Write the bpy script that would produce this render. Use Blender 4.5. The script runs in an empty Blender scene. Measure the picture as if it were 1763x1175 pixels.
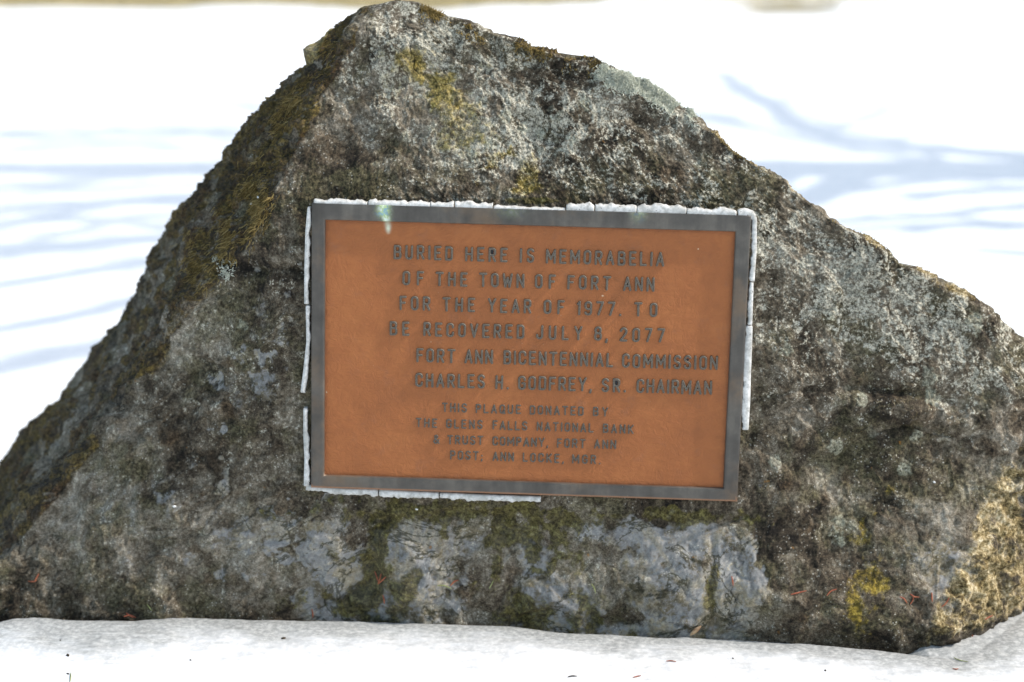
import bpy, math, random
import numpy as np
from mathutils import Vector, Matrix

random.seed(7)
rng = np.random.default_rng(7)
SC = bpy.context.scene
C = SC.collection
PI = math.pi

# ------------------------------------------------------------------ camera, sky, sun, exposure
CAM = np.array([0.0, -2.72, 1.45]); PITCH = math.radians(20.0); LENS = 70.0
cd = bpy.data.cameras.new('camera'); cam = bpy.data.objects.new('camera', cd); C.objects.link(cam)
cam.location = CAM; cam.rotation_euler = (PI / 2 - PITCH, 0, 0)
cd.lens = LENS; cd.sensor_width = 36; cd.clip_end = 2000; cd.clip_start = 0.05
cd.dof.use_dof = True; cd.dof.focus_distance = 2.93; cd.dof.aperture_fstop = 2.0
SC.camera = cam
SUN_EL = 47.0; SUN_AZ = 90.0            # degrees; azimuth clockwise from +Y (away from the camera)
w = bpy.data.worlds.new('World'); SC.world = w; w.use_nodes = True
nt = w.node_tree; bg = nt.nodes['Background']
sky = nt.nodes.new('ShaderNodeTexSky'); sky.sky_type = 'NISHITA'; sky.sun_disc = False
sky.sun_elevation = math.radians(SUN_EL); sky.sun_rotation = math.radians(SUN_AZ)
sky.dust_density = 2.5; sky.altitude = 100
hs = nt.nodes.new('ShaderNodeHueSaturation'); hs.inputs['Saturation'].default_value = 0.88; hs.inputs['Hue'].default_value = 0.479      # the photograph's white balance
nt.links.new(sky.outputs[0], hs.inputs['Color']); nt.links.new(hs.outputs[0], bg.inputs[0]); bg.inputs[1].default_value = 0.15
sd = bpy.data.lights.new('sun', 'SUN'); sun = bpy.data.objects.new('sun', sd); C.objects.link(sun)
sd.energy = 2.3; sd.angle = math.radians(0.5); sd.color = (1.0, 0.955, 0.88)
e_, a_ = math.radians(SUN_EL), math.radians(SUN_AZ)
SUNV = np.array([math.sin(a_) * math.cos(e_), math.cos(a_) * math.cos(e_), math.sin(e_)])
sun.rotation_euler = Vector(SUNV).to_track_quat('Z', 'Y').to_euler()
vs = SC.view_settings; vs.view_transform = 'Standard'; vs.look = 'None'; vs.gamma = 1.0
vs.use_curve_mapping = False; vs.exposure = 0.84
SC.cycles.max_bounces = 6

# ------------------------------------------------------------------ measuring helpers
KPX = 36.0 / LENS / 1763.0
FWD = np.array([0, math.cos(PITCH), -math.sin(PITCH)]); UPV = np.array([0, math.sin(PITCH), math.cos(PITCH)])
def ray(px, py):
    d = FWD + (px - 881.5) * KPX * np.array([1, 0, 0]) - (py - 587.5) * KPX * UPV
    return d
def at_y(px, py, y):
    d = ray(px, py); return CAM + d * ((y - CAM[1]) / d[1])
def at_z(px, py, z=0.0):
    d = ray(px, py); return CAM + d * ((z - CAM[2]) / d[2])
def project(P):
    q = P - CAM
    dep = q @ FWD
    return 881.5 + q[..., 0] / dep / KPX, 587.5 - (q @ UPV) / dep / KPX

# ------------------------------------------------------------------ object helpers
def tag(o, label=None, cat=None, group=None, kind=None):
    if label: o['label'] = label
    if cat: o['category'] = cat
    if group: o['group'] = group
    if kind: o['kind'] = kind
    return o
def empty(name, loc=(0, 0, 0)):
    o = bpy.data.objects.new(name, None); C.objects.link(o); o.location = loc; o.empty_display_size = 0.05; return o
def link(name, me, mat=None, parent=None, loc=None):
    o = bpy.data.objects.new(name, me); C.objects.link(o)
    if mat and not me.materials: me.materials.append(mat)
    if parent:
        o.parent = parent
        o.matrix_parent_inverse = Matrix.Translation(parent.location).inverted() if parent.type == 'EMPTY' else Matrix()
    if loc is not None: o.location = loc
    return o
def mesh_np(name, V, F, smooth=True):
    me = bpy.data.meshes.new(name); V = np.asarray(V, np.float32); F = np.asarray(F, np.int32)
    k = F.shape[1]
    me.vertices.add(len(V)); me.vertices.foreach_set('co', V.ravel())
    me.loops.add(F.size); me.loops.foreach_set('vertex_index', F.ravel())
    me.polygons.add(len(F)); me.polygons.foreach_set('loop_start', np.arange(0, F.size, k, dtype=np.int32))
    me.update(calc_edges=True); me.validate()
    if smooth: me.polygons.foreach_set('use_smooth', np.ones(len(me.polygons), bool))
    return me
def attr(me, name, a):
    at = me.attributes.new(name, 'FLOAT', 'POINT'); at.data.foreach_set('value', np.asarray(a, np.float32).ravel())

# ------------------------------------------------------------------ noise in numpy
def _hash(ix, iy, iz, seed):
    h = (ix.astype(np.uint32) * np.uint32(374761393) + iy.astype(np.uint32) * np.uint32(668265263)
         + iz.astype(np.uint32) * np.uint32(2147483647 - 58) + np.uint32((seed * 974711 + 13) & 0xffffffff))
    h = (h ^ (h >> np.uint32(13))) * np.uint32(1274126177)
    h = (h ^ (h >> np.uint32(15))) * np.uint32(2246822519)
    return h ^ (h >> np.uint32(16))
def noise(P, scale, seed=0):
    """gradient noise about -1..1"""
    Q = P * scale
    I = np.floor(Q).astype(np.int64); f = (Q - I).astype(np.float32)
    u = f * f * f * (f * (f * 6 - 15) + 10)
    out = 0
    for dx in (0, 1):
        wx = u[:, 0] if dx else 1 - u[:, 0]
        for dy in (0, 1):
            wy = u[:, 1] if dy else 1 - u[:, 1]
            for dz in (0, 1):
                wz = u[:, 2] if dz else 1 - u[:, 2]
                h = _hash(I[:, 0] + dx, I[:, 1] + dy, I[:, 2] + dz, seed)
                gx = ((h & np.uint32(1023)).astype(np.float32) / 511.5 - 1)
                gy = (((h >> np.uint32(10)) & np.uint32(1023)).astype(np.float32) / 511.5 - 1)
                gz = (((h >> np.uint32(20)) & np.uint32(1023)).astype(np.float32) / 511.5 - 1)
                out = out + wx * wy * wz * (gx * (f[:, 0] - dx) + gy * (f[:, 1] - dy) + gz * (f[:, 2] - dz))
    return out * 1.4
def fbm(P, scale, octs, seed=0, gain=0.5, lac=2.03):
    s = 0; a = 1.0
    for k in range(octs):
        s = s + a * noise(P, scale, seed + k * 17); a *= gain; scale *= lac
    return s
def ridged(P, scale, octs, seed=0, gain=0.5):
    s = 0; a = 1.0
    for k in range(octs):
        s = s + a * (0.45 - 2 * np.abs(noise(P, scale, seed + k * 31))); a *= gain; scale *= 2.07
    return s
def worley(P, scale, seed=0, cellval=False):
    Q = P * scale; I = np.floor(Q).astype(np.int64)
    best = np.full(len(P), 9.0, np.float32); sec = best.copy(); cv = np.zeros(len(P), np.float32)
    for dx in (-1, 0, 1):
        for dy in (-1, 0, 1):
            for dz in (-1, 0, 1):
                J = I + np.array([dx, dy, dz])
                h = _hash(J[:, 0], J[:, 1], J[:, 2], seed)
                fx = J[:, 0] + (h & np.uint32(1023)).astype(np.float32) / 1023.
                fy = J[:, 1] + ((h >> np.uint32(10)) & np.uint32(1023)).astype(np.float32) / 1023.
                fz = J[:, 2] + ((h >> np.uint32(20)) & np.uint32(1023)).astype(np.float32) / 1023.
                d = np.sqrt((Q[:, 0] - fx) ** 2 + (Q[:, 1] - fy) ** 2 + (Q[:, 2] - fz) ** 2).astype(np.float32)
                m = d < best
                sec = np.where(m, best, np.minimum(sec, d)); best = np.where(m, d, best)
                cv = np.where(m, ((h >> np.uint32(7)) & np.uint32(255)).astype(np.float32) / 255., cv)
    return best, sec, cv
def sstep(a, b, x):
    t = np.clip((x - a) / (b - a), 0, 1); return t * t * (3 - 2 * t)

# ------------------------------------------------------------------ node material helper
class NM:
    def __init__(s, name, rough=0.85, spec=0.3, metal=0.0):
        s.m = bpy.data.materials.new(name); s.m.use_nodes = True; s.t = s.m.node_tree
        s.b = s.t.nodes['Principled BSDF']
        s.b.inputs['Roughness'].default_value = rough; s.b.inputs['Specular IOR Level'].default_value = spec
        s.b.inputs['Metallic'].default_value = metal
        s.co = s.t.nodes.new('ShaderNodeTexCoord').outputs['Object']
    def set(s, sock, v):
        i = s.b.inputs[sock] if isinstance(sock, str) else sock
        if hasattr(v, 'node'): s.t.links.new(v, i)
        else: i.default_value = (*v, 1) if isinstance(v, tuple) and len(v) == 3 and i.type == 'RGBA' else v
    def noise(s, scale, detail=6, rough=0.6, dist=0.0, co=None, off=0.0):
        n = s.t.nodes.new('ShaderNodeTexNoise'); c = co or s.co
        if off:
            mp = s.t.nodes.new('ShaderNodeMapping'); mp.inputs['Location'].default_value = (off, off * 1.7, -off)
            s.t.links.new(c, mp.inputs[0]); c = mp.outputs[0]
        s.t.links.new(c, n.inputs['Vector'])
        n.inputs['Scale'].default_value = scale; n.inputs['Detail'].default_value = detail
        n.inputs['Roughness'].default_value = rough; n.inputs['Distortion'].default_value = dist
        return n.outputs['Fac']
    def vor(s, scale, feature='F1', out='Distance'):
        n = s.t.nodes.new('ShaderNodeTexVoronoi'); n.feature = feature
        s.t.links.new(s.co, n.inputs['Vector']); n.inputs['Scale'].default_value = scale
        return n.outputs[out]
    def stretch(s, sc, rot=(0, 0, 0)):
        mp = s.t.nodes.new('ShaderNodeMapping'); mp.inputs['Scale'].default_value = sc; mp.inputs['Rotation'].default_value = rot
        s.t.links.new(s.co, mp.inputs[0]); return mp.outputs[0]
    def math(s, op, a, b=0.0, c=None, clamp=False):
        n = s.t.nodes.new('ShaderNodeMath'); n.operation = op; n.use_clamp = clamp
        for i, v in enumerate((a, b) if c is None else (a, b, c)): s.set(n.inputs[i], v)
        return n.outputs[0]
    def step(s, x, a, b):
        n = s.t.nodes.new('ShaderNodeMapRange'); n.interpolation_type = 'SMOOTHSTEP'
        s.set(n.inputs['Value'], x); n.inputs['From Min'].default_value = a; n.inputs['From Max'].default_value = b
        return n.outputs[0]
    def mix(s, f, a, b, mode='MIX'):
        n = s.t.nodes.new('ShaderNodeMix'); n.data_type = 'RGBA'; n.blend_type = mode
        s.set(n.inputs['Factor'], f); s.set(n.inputs[6], a); s.set(n.inputs[7], b); return n.outputs[2]
    def ramp(s, f, stops):
        n = s.t.nodes.new('ShaderNodeValToRGB'); e = n.color_ramp.elements
        while len(e) < len(stops): e.new(0.5)
        for k, (p, c) in enumerate(stops): e[k].position = p; e[k].color = (*c, 1)
        s.set(n.inputs[0], f); return n.outputs[0]
    def attr(s, name):
        n = s.t.nodes.new('ShaderNodeAttribute'); n.attribute_name = name; return n.outputs['Fac']
    def bump(s, h, strength=0.5, dist=0.002, prev=None):
        n = s.t.nodes.new('ShaderNodeBump'); s.set(n.inputs['Height'], h)
        n.inputs['Strength'].default_value = strength; n.inputs['Distance'].default_value = dist
        if prev: s.t.links.new(prev, n.inputs['Normal'])
        return n.outputs[0]

# ------------------------------------------------------------------ the plaque's plane (solved from its four corners)
PW, PH = 0.645, 0.428
LEAN = math.radians(8.0)
def plaque_pose():
    corners = [(537, 350), (1293, 372), (1270, 864), (535, 840)]
    loc = np.array([[-PW / 2, 0, PH / 2], [PW / 2, 0, PH / 2], [PW / 2, 0, -PH / 2], [-PW / 2, 0, -PH / 2]])
    def M(p):
        rx, ry, rz = p[3:6]
        return np.array(Matrix.Rotation(rz, 3, 'Z') @ Matrix.Rotation(rx, 3, 'X') @ Matrix.Rotation(ry, 3, 'Y'))
    def res(p):
        W = (loc * np.array([p[6], 1, p[7]])) @ M(p).T + p[:3]; x, y = project(W)
        # the width is held near its real size so that the distance is fixed
        return np.concatenate([x - [c[0] for c in corners], y - [c[1] for c in corners], [(p[1] - 0.045) * 20000, (p[3] + LEAN) * 3000]])
    p = np.array([0.03, 0.06, 0.45, -LEAN, 0.03, 0.0, 1.0, 1.0])
    for _ in range(40):
        r = res(p); J = np.zeros((len(r), 8))
        for k in range(8):
            q = p.copy(); q[k] += 1e-5; J[:, k] = (res(q) - r) / 1e-5
        p = p - np.linalg.lstsq(J, r, rcond=None)[0]
    return p, M(p), res(p)
pp, PM, pres = plaque_pose()
PC = pp[:3]; PW *= pp[6]; PH *= pp[7]
print('plaque', pp, 'size', PW, PH, 'residual', np.abs(pres).max())
PN = -PM[:, 1]                        # outward normal (towards the camera)
def on_plaque(px, py, lift=0.0):
    """pixel -> plaque coordinates (u right, v up) in metres"""
    d = ray(px, py); o = PC + PN * lift
    t = ((o - CAM) @ PN) / (d @ PN); P = CAM + d * t - PC
    return float(P @ PM[:, 0]), float(P @ PM[:, 2])
def plaque_y(x, z, lift=0.0):
    """depth of the plaque's plane at world x, z"""
    o = PC + PN * lift
    return o[1] - ((x - o[0]) * PN[0] + (z - o[2]) * PN[2]) / PN[1]

# ------------------------------------------------------------------ boulder
def basey(x):     # how far the foot of the front face stands forward, left to right
    return np.interp(x, [-0.9, -0.4, 0.0, 0.25, 0.45, 0.62, 0.75], [0.02, 0.02, 0.015, -0.012, -0.035, -0.06, -0.05])
def front(x, z):
    """main front face as depth over (x, z)"""
    y = plaque_y(x, z, -0.016)
    zc = PC[2]
    hi = np.maximum(z - (zc + 0.14), 0); y = y + 0.22 * hi + 0.25 * hi ** 2       # upper part leans further back
    lo = np.maximum((zc - 0.20) - z, 0); y = y + 0.10 * lo - 0.14*lo                # lower part nearly upright
    y = y + (basey(x) - 0.0) * sstep(0.35, 0.0, z)
    lf = np.maximum(-0.36 - x, 0); y = y + (0.35 * lf + 0.4 * lf ** 2) * sstep(0.02, 0.42, z)                # turns away on the left
    rt = np.maximum(x - 0.42, 0); y = y + 0.10 * rt
    # the right flank: the part above a broken edge stands proud of the part below it
    edge = 0.335 + 0.05 * np.sin(x * 9) + 0.03 * np.sin(x * 23 + 1)
    y = y + 0.022 * sstep(0.40, 0.50, x) * sstep(edge + 0.012, edge - 0.02, z) * sstep(0.0, 0.25, z)
    return y
def solve(px, py, back=0.0):
    y = 0.1
    for _ in range(30):
        P = at_y(px, py, y); y = 0.5 * y + 0.5 * (float(front(np.array(P[0]), np.array(P[2]))) + back)
    return at_y(px, py, y)
RO = [(-420, 1330, .62), (-330, 1200, .60), (-200, 1060, .55), (-100, 950, .50), (0, 828, .44), (60, 742, .40), (130, 660, .37), (200, 572, .34), (235, 515, .32), (270, 450, .30), (300, 396, .28), (345, 343, .26), (392, 275, .24),
      (420, 212, .22), (470, 176, .20), (503, 138, .18), (552, 106, .14), (582, 66, .10), (603, 27, .06), (640, 8, .03)]
RI = [(-330, 1330), (-200, 1200), (-100, 1080), (0, 965), (60, 885), (115, 815), (180, 720), (250, 620), (318, 535), (372, 470), (430, 400), (470, 320), (505, 245), (545, 160), (590, 90), (625, 40), (650, 18)]
RR = [(725, 6, .0), (765, 28, .005), (860, 62, .01), (905, 78, .01), (1000, 106, .01), (1065, 126, .01), (1140, 152, .01), (1190, 186, .01), (1228, 218, .01), (1280, 258, .015), (1330, 290, .015), (1400, 342, .02), (1445, 376, .02), (1500, 410, .02),
      (1562, 450, .02), (1640, 490, .02), (1700, 530, .02), (1763, 574, .03), (1860, 650, .05), (1950, 760, .12), (1985, 860, .20), (1960, 950, .25), (1890, 1010, .27), (1835, 1062, .16), (1805, 1105, .10), (1765, 1150, .07), (1720, 1260, .06)]
RT = [(735, 12), (1000, 112), (1228, 226), (1500, 420), (1700, 542), (1752, 640), (1748, 740), (1718, 820), (1672, 900), (1650, 960), (1612, 1040), (1590, 1090), (1570, 1150), (1550, 1260)]
RM = list(RT)                                    # where the pale side begins
RT = RT[:-4] + [(1645, 1040), (1645, 1092), (1638, 1150), (1620, 1260)]
apex = solve(682, 1)
def curve(lst):
    P = np.array([solve(*(c if len(c) == 3 else (*c, 0.0))) for c in lst]); P = np.vstack([P, apex]) if P[0, 2] < P[-1, 2] else np.vstack([apex, P])[::-1]
    P = P[np.argsort(P[:, 2])]
    return P
cl, ci, cr, ct = curve(RO), curve(RI), curve(RR), curve(RT)
ZB = -0.16
NR, NCOL = 600, 1150
tz = np.linspace(0, 1, NR)
zrow = ZB + (apex[2] - ZB - 0.0008) * (tz + 0.06 * np.sin(PI * tz) ** 2)      # slightly denser towards the top
zrow = np.clip(zrow, ZB, apex[2] - 0.0008); zrow = np.unique(zrow); NR = len(zrow)
def ip(c, k, z): return np.interp(z, c[:, 2], c[:, k])
fx = np.zeros((NR, NCOL)); fy = np.zeros((NR, NCOL))
for i, z in enumerate(zrow):
    xl, yl, xi, xr, yr, xt = ip(cl, 0, z), ip(cl, 1, z), ip(ci, 0, z), ip(cr, 0, z), ip(cr, 1, z), ip(ct, 0, z)
    xi = max(xi, xl + 1e-4); xt = min(xt, xr - 1e-4)
    if xt < xi: xm = 0.5 * (xi + xt); xi = xt = np.clip(xm, xl + 5e-5, xr - 5e-5)
    k1 = np.linspace(0, 1, 60)
    # left facet, slightly broken in two planes
    X1 = xl + (xi - xl) * k1; Y1 = yl + (front(np.array(xi), np.array(z)) - yl) * (k1 ** 0.85)
    X2 = np.linspace(xi, xt, 300)[1:]; Y2 = front(X2, z)
    k3 = np.linspace(0, 1, 60)[1:]
    X3 = xt + (xr - xt) * k3; Y3 = Y2[-1] + (yr - Y2[-1]) * k3
    X = np.concatenate([X1, X2, X3]); Y = np.concatenate([Y1, Y2, Y3])
    L = np.concatenate([[0], np.cumsum(np.hypot(np.diff(X), np.diff(Y) * 0.6))])
    # round the corners a little
    S = np.linspace(0, L[-1], NCOL); XX = np.interp(S, L, X); YY = np.interp(S, L, Y)
    kw = int(max(1, min(9, NCOL * 0.012 / max(L[-1], 1e-3))))
    if kw > 1 and L[-1] > 0.05:
        ker = np.ones(2 * kw + 1) / (2 * kw + 1); Yp = np.pad(YY, kw, mode='reflect', reflect_type='odd'); YY = np.convolve(Yp, ker, 'valid')
    fx[i] = XX; fy[i] = YY
V = np.stack([fx, fy, np.repeat(zrow[:, None], NCOL, 1)], -1)
# smooth down the columns so that facets meet without straight creases
def grid_normals(V):
    du = np.gradient(V, axis=1); dv = np.gradient(V, axis=0); n = np.cross(du, dv)
    n /= np.maximum(np.linalg.norm(n, axis=-1, keepdims=True), 1e-9); return n
N = grid_normals(V)
N = np.where((N[..., 1:2] > 0), -N, N)
P = V.reshape(-1, 3).astype(np.float64); Nf = N.reshape(-1, 3).astype(np.float64)
px, py = project(P)
sidx = (np.arange(NCOL) / (NCOL - 1))[None, :].repeat(NR, 0).ravel()
edgef = np.minimum(sidx, 1 - sidx)
topf = np.clip((apex[2] - P[:, 2]) / 0.05, 0, 1)
# warp
warp = np.stack([fbm(P, 9, 3, 101), fbm(P, 9, 3, 202), fbm(P, 9, 3, 303)], 1)
Pw = P + warp * 0.03
pu = (P - PC) @ PM[:, 0]; pv = (P - PC) @ PM[:, 2]
dpl = np.maximum(np.abs(pu) - PW / 2, np.abs(pv) - PH / 2)      # distance outside the plaque
big = sstep(-0.005, 0.10, dpl)
ridge_px = np.interp(py, [c[1] for c in RI][::-1], [c[0] for c in RI][::-1]) if RI[0][1] > RI[-1][1] else None
left = sstep(25, -25, px - ridge_px)                      # 1 on the left facet
rpx = np.interp(py, [c[1] for c in RM], [c[0] for c in RM]); rightf = sstep(-20, 20, px - rpx) * sstep(560, 700, py)
def blob(cx, cy, rx, ry, ang=0, wob=0.35):
    a = math.radians(ang); dx = px - cx; dy = py - cy
    u = (dx * math.cos(a) + dy * math.sin(a)) / rx; v = (-dx * math.sin(a) + dy * math.cos(a)) / ry
    return np.clip(1.5 - np.sqrt(u * u + v * v) + wob * blobn, 0, 1)
blobn = fbm(P, 26, 4, 77, 0.6)
def line(pts, wd):
    best = np.full(len(px), 1e9)
    for (x0, y0), (x1, y1) in zip(pts[:-1], pts[1:]):
        dx, dy = x1 - x0, y1 - y0; t = np.clip(((px - x0) * dx + (py - y0) * dy) / (dx * dx + dy * dy), 0, 1)
        best = np.minimum(best, np.hypot(px - x0 - t * dx, py - y0 - t * dy))
    return np.exp(-(best / wd) ** 2), best
blobn_ = fbm(P, 22, 4, 78, .6)
lowz = sstep(870, 935, py + 30 * blobn_) * sstep(450, 520, px) * sstep(1400, 1200, px + 60 * blobn_) * 1.0    # smooth bare zone below the plaque
disp = 0.016 * big * fbm(Pw, 3.2, 3, 1) + 0.010 * (0.25 + 0.75 * big) * fbm(Pw, 9.5, 3, 5) * (1 - 0.3 * lowz)
r1 = ridged(Pw, 14, 4, 9, 0.55)
disp += 0.0032 * r1 * (0.35 + 0.65 * big) * (1 + 0.2 * left + 1.0 * rightf)
disp += 0.0030 * fbm(Pw, 38, 4, 23, 0.62) * (1 - 0.55 * lowz)
w1, w2, wc = worley(Pw * np.array([1, 1, 1.25]), 15, 4)
disp += (0.007 * (wc - 0.5) * sstep(0.0, 0.10, w2 - w1)) * big * (1 - 0.3 * left + 0.6 * rightf)  # broken planes
w1b, w2b, wcb = worley(Pw, 46, 8)
disp += 0.0022 * (wcb - 0.5) * sstep(0, 0.15, w2b - w1b) * (0.5 + 0.5 * big) * (1 - 0.6 * lowz)
# layered strata on the left and right facets
dirL = P @ np.array([0.62, -0.25, -0.78]) * 1.0
st = noise(np.stack([dirL * 60, dirL * 0, (P[:, 2] - P[:, 0]) * 3], 1) + warp * 1.2, 1.0, 55)
disp += 0.006 * st * left + left * 0.003 * ridged(P * np.array([1, 1, .6]), 24, 3, 71)
dirR = P @ np.array([-0.35, 0.1, 1.0])
st2 = noise(np.stack([dirR * 42, P[:, 0] * 3, dirR * 0], 1) + warp * 1.6, 1.0, 56)
disp += 0.010 * st2 * rightf + rightf * .006 * ridged(P, 34, 3, 72)
# named features of the face
def groove(pts, wd, dep):
    global disp
    g, _ = line([(a + 0.0, b) for a, b in pts], wd); disp = disp - dep * g * (0.75 + 0.5 * blobn)
groove([(385, 452), (440, 470), (500, 462), (545, 480)], 9, 0.010)
groove([(1105, 985), (1180, 930), (1240, 905), (1285, 890)], 5, 0.008)
groove([(1290, 690), (1370, 672), (1480, 668), (1560, 676), (1640, 690)], 8, 0.009)
groove([(1290, 770), (1310, 700)], 6, 0.006)
groove([(640, 900), (650, 950), (640, 1010), (560, 1040)], 12, 0.012)
groove([(860, 900), (880, 960), (890, 1040)], 14, 0.008)
groove([(1228, 930), (1222, 1010), (1235, 1080)], 8, 0.008)
groove([(600, 130), (640, 90), (660, 30)], 10, 0.006)
groove([(740, 140), (700, 60), (690, 15)], 12, 0.004)
groove([(520, 905), (640, 900), (800, 885), (1000, 905), (1200, 900)], 12, 0.005)
disp += 0.016 * blob(720, 985, 60, 80) + 0.012 * blob(1170, 1010, 70, 70) + 0.012 * blob(570, 930, 55, 40, 30) + 0.010 * blob(980, 1010, 60, 50)
disp += 0.012 * blob(330, 560, 34, 40) + 0.010 * blob(270, 900, 110, 60)
disp += 0.010 * blob(1510, 700, 70, 16, 5)
disp += 0.02 * blob(682, 60, 60, 60, 0, 0.2) * topf

# --- lichen, moss, bare stone: where each grows (dark and cream masks also paint in shade and sun)
upper = sstep(420, 200, py)
lich = 0.25 + 0.45 * blob(950, 170, 330, 150, 25, 1.0) + 0.55 * blob(880, 240, 120, 70, 20, 1.0) + 0.35 * blob(700, 110, 90, 80, 0, 1) \
     + 0.35 * blob(1440, 500, 300, 120, 33, 1.0) + 0.35 * blob(1620, 560, 190, 90, 33, 1) - 0.15 * sstep(640, 760, py) - 0.2 * blob(560, 350, 120, 130) \
     + 0.15 * blob(430, 400, 80, 70, 0, 1) + 0.1 * blob(430, 700, 90, 80) - 0.25 * blob(1480, 900, 200, 140)
lich = np.clip(lich, 0, 1) * (1 - 0.7 * left) * (1 - 0.8 * lowz)
olive_x = lowz * sstep(-.05, .4, fbm(P * np.array([1, 1, .7]), 8, 4, 67, .6)) * .75
yel = 0.75 * blob(790, 190, 85, 55, 60, 1.2) + 0.6 * blob(910, 290, 28, 40, 10, 1) + 0.4 * blob(690, 150, 60, 45, 0, 1) + 0.35 * blob(930, 330, 60, 14) \
    + 0.7 * blob(1485, 990, 30, 66, 8, 1.8) + 0.35 * blob(1460, 1050, 90, 30, -8) + 0.3 * blob(1580, 690, 90, 50, 0, 1.2) + 0.18 * blob(1250, 330, 200, 50, 30, 1.3) \
    + 0.3 * rightf * np.clip(blobn + .5, 0, 1)
olive = 0.8 * blob(780, 885, 280, 22, 1, 1.3) + 0.75 * blob(900, 920, 60, 50, 0, 1.3) + 0.9 * blob(1190, 890, 100, 14, 0, .8) + 0.8 * blob(645, 960, 18, 70, 10, .6) \
    + 0.85 * blob(1226, 1000, 14, 60, 3, .5) + 0.6 * blob(570, 1040, 70, 26, 0, 1.2) + 0.55 * blob(1030, 1040, 60, 50, 0, 1.3) + 0.6 * blob(870, 1040, 40, 50, 0, 1.3) \
    + 0.35 * blob(760, 200, 140, 80, 20, 1.2) + 0.8 * blob(920, 346, 80, 8) + olive_x
lp = [(0, 930), (60, 880), (115, 815), (160, 760)]; g1, _ = line(lp, 14)
g2, _ = line([(250, 620), (318, 520), (380, 430), (430, 330), (490, 230), (545, 140), (585, 80)], 28)
g3, _ = line([(-20, 850), (60, 752), (110, 695)], 22); g4, _ = line([(330, 350), (400, 270), (430, 220), (480, 170)], 20)
ridgen = fbm(P, 18, 4, 91, 0.6)
g5, _ = line([(740, 22), (860, 66), (1000, 106), (1060, 126)], 13); g6, _ = line([(1190, 190), (1280, 262), (1400, 346), (1500, 412), (1700, 532)], 8)
moss = np.clip(g1 * 1.1 + g2 * (0.95 + 0.9 * ridgen) + g3 + 0.8 * g4 + left * (0.50 + 1.3 * ridgen) + g5 * (0.35 + 1.3 * ridgen) + 0.35 * g6 * (0.0 + 1.6 * ridgen), 0, 1)
bare = np.clip(lowz * (0.52 + 1.25 * fbm(P, 6, 3, 66)) + 0.9 * blob(715, 985, 62, 75, 0, .5) + 0.7 * blob(1170, 1020, 80, 70, 0, 1.3) + 0.7 * blob(560, 930, 55, 60, 0, .9) + 0.3 * blob(1270, 1010, 45, 85, 0, 1.4)
    + 0.6 * blob(1620, 975, 50, 60, 0, .6) + 0.5 * blob(1080, 920, 70, 34, 0, .9) + 0.4 * blob(440, 560, 80, 60, 0, 1.3) + 0.4 * blob(450, 680, 70, 60, 0, 1.4) + 0.35 * blob(250, 880, 160, 90, 0, 1.4)
    + 0.35 * blob(420, 930, 90, 70, 0, 1.3) + .3 * blob(1430, 790, 110, 80, 0, 1.6) + 0.3 * blob(440, 400, 70, 60, 0, 1), 0, 1) * (1 - left)
tone_ = 0
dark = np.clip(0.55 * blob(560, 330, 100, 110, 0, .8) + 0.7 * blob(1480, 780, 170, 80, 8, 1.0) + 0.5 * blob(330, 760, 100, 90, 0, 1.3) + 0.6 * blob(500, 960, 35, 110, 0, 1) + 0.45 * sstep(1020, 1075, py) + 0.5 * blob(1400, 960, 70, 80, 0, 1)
    + 0.8 * blob(450, 475, 90, 25, 10, .8) + .5 * blob(860, 960, 70, 60, 0, 1.2) + 0.4 * blob(1000, 330, 130, 60, 0, 1.2) + .6 * blob(1600, 790, 120, 60, 0, 1), 0, 1)  # brown and dark patches, with shade under crack and ledge painted in
wet = np.clip(sstep(1560, 1620, px) * sstep(1075, 1125, py + .35 * (px - 1640)) + left * 0.15, 0, 1)
rl, _ = line([(1590, 1040), (1650, 950), (1700, 860), (1745, 760)], 60)
cream = np.clip(rightf * (.15 + .85 * sstep(690, 880, py)) * 0.8 * (0.75 + 0.7 * fbm(P, 30, 3, 12)) + g6 * (.35 + .9 * ridgen), 0, 1) * (1 - wet)  # pale right side, plus the sunlit crest line as colour
# round rosettes of foliose lichen
ros = np.zeros(len(px)); fbm_r = fbm(P, 120, 3, 57); rr_ = random.Random(3)
RS = [(1448, 928, 12), (1447, 900, 9), (1470, 905, 8), (745, 218, 8), (812, 266, 11), (845, 246, 10), (905, 215, 12), (930, 225, 10), (875, 200, 9), (1440, 770, 12), (1560, 815, 14), (1600, 650, 14), (1610, 690, 12), (1680, 560, 13), (1480, 690, 9),
      (960, 205, 14), (985, 240, 10), (700, 235, 9), (1010, 180, 10), (1335, 800, 10), (1575, 745, 9), (1650, 590, 11), (1430, 548, 9), (1355, 600, 10), (415, 560, 9), (1300, 950, 7)]
RS += [(rr_.uniform(640, 1250), rr_.uniform(90, 320), rr_.uniform(3, 8)) for _ in range(60)] + [(rr_.uniform(1320, 1740), rr_.uniform(560, 1000), rr_.uniform(2, 6)) for _ in range(14)] + [(rr_.uniform(60, 500), rr_.uniform(600, 1030), rr_.uniform(2, 5)) for _ in range(30)]
for a, b, r0 in RS:
    rad = np.hypot(px - a, py - b) / r0 + .1 + 1.3 * blobn + .8 * fbm_r; ros = np.maximum(ros, (.25 + .30 * (r0 > 8)) * sstep(1.15, .6, rad) * (.65 + .35 * sstep(.1, .6, rad)))
disp += ros * (.0022 + .0012 * fbm(P, 240, 2, 52))
tone = np.clip(fbm(Pw, 6.5, 4, 110, .62) * 1.1, -1, 1)
crack = .8 * np.exp(-((noise(Pw, 5.0, 120) + .16 * fbm(P, 40, 3, 125, .7)) / .022) ** 2) * sstep(-.05, .2, noise(P, 5, 121)) * big
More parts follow.
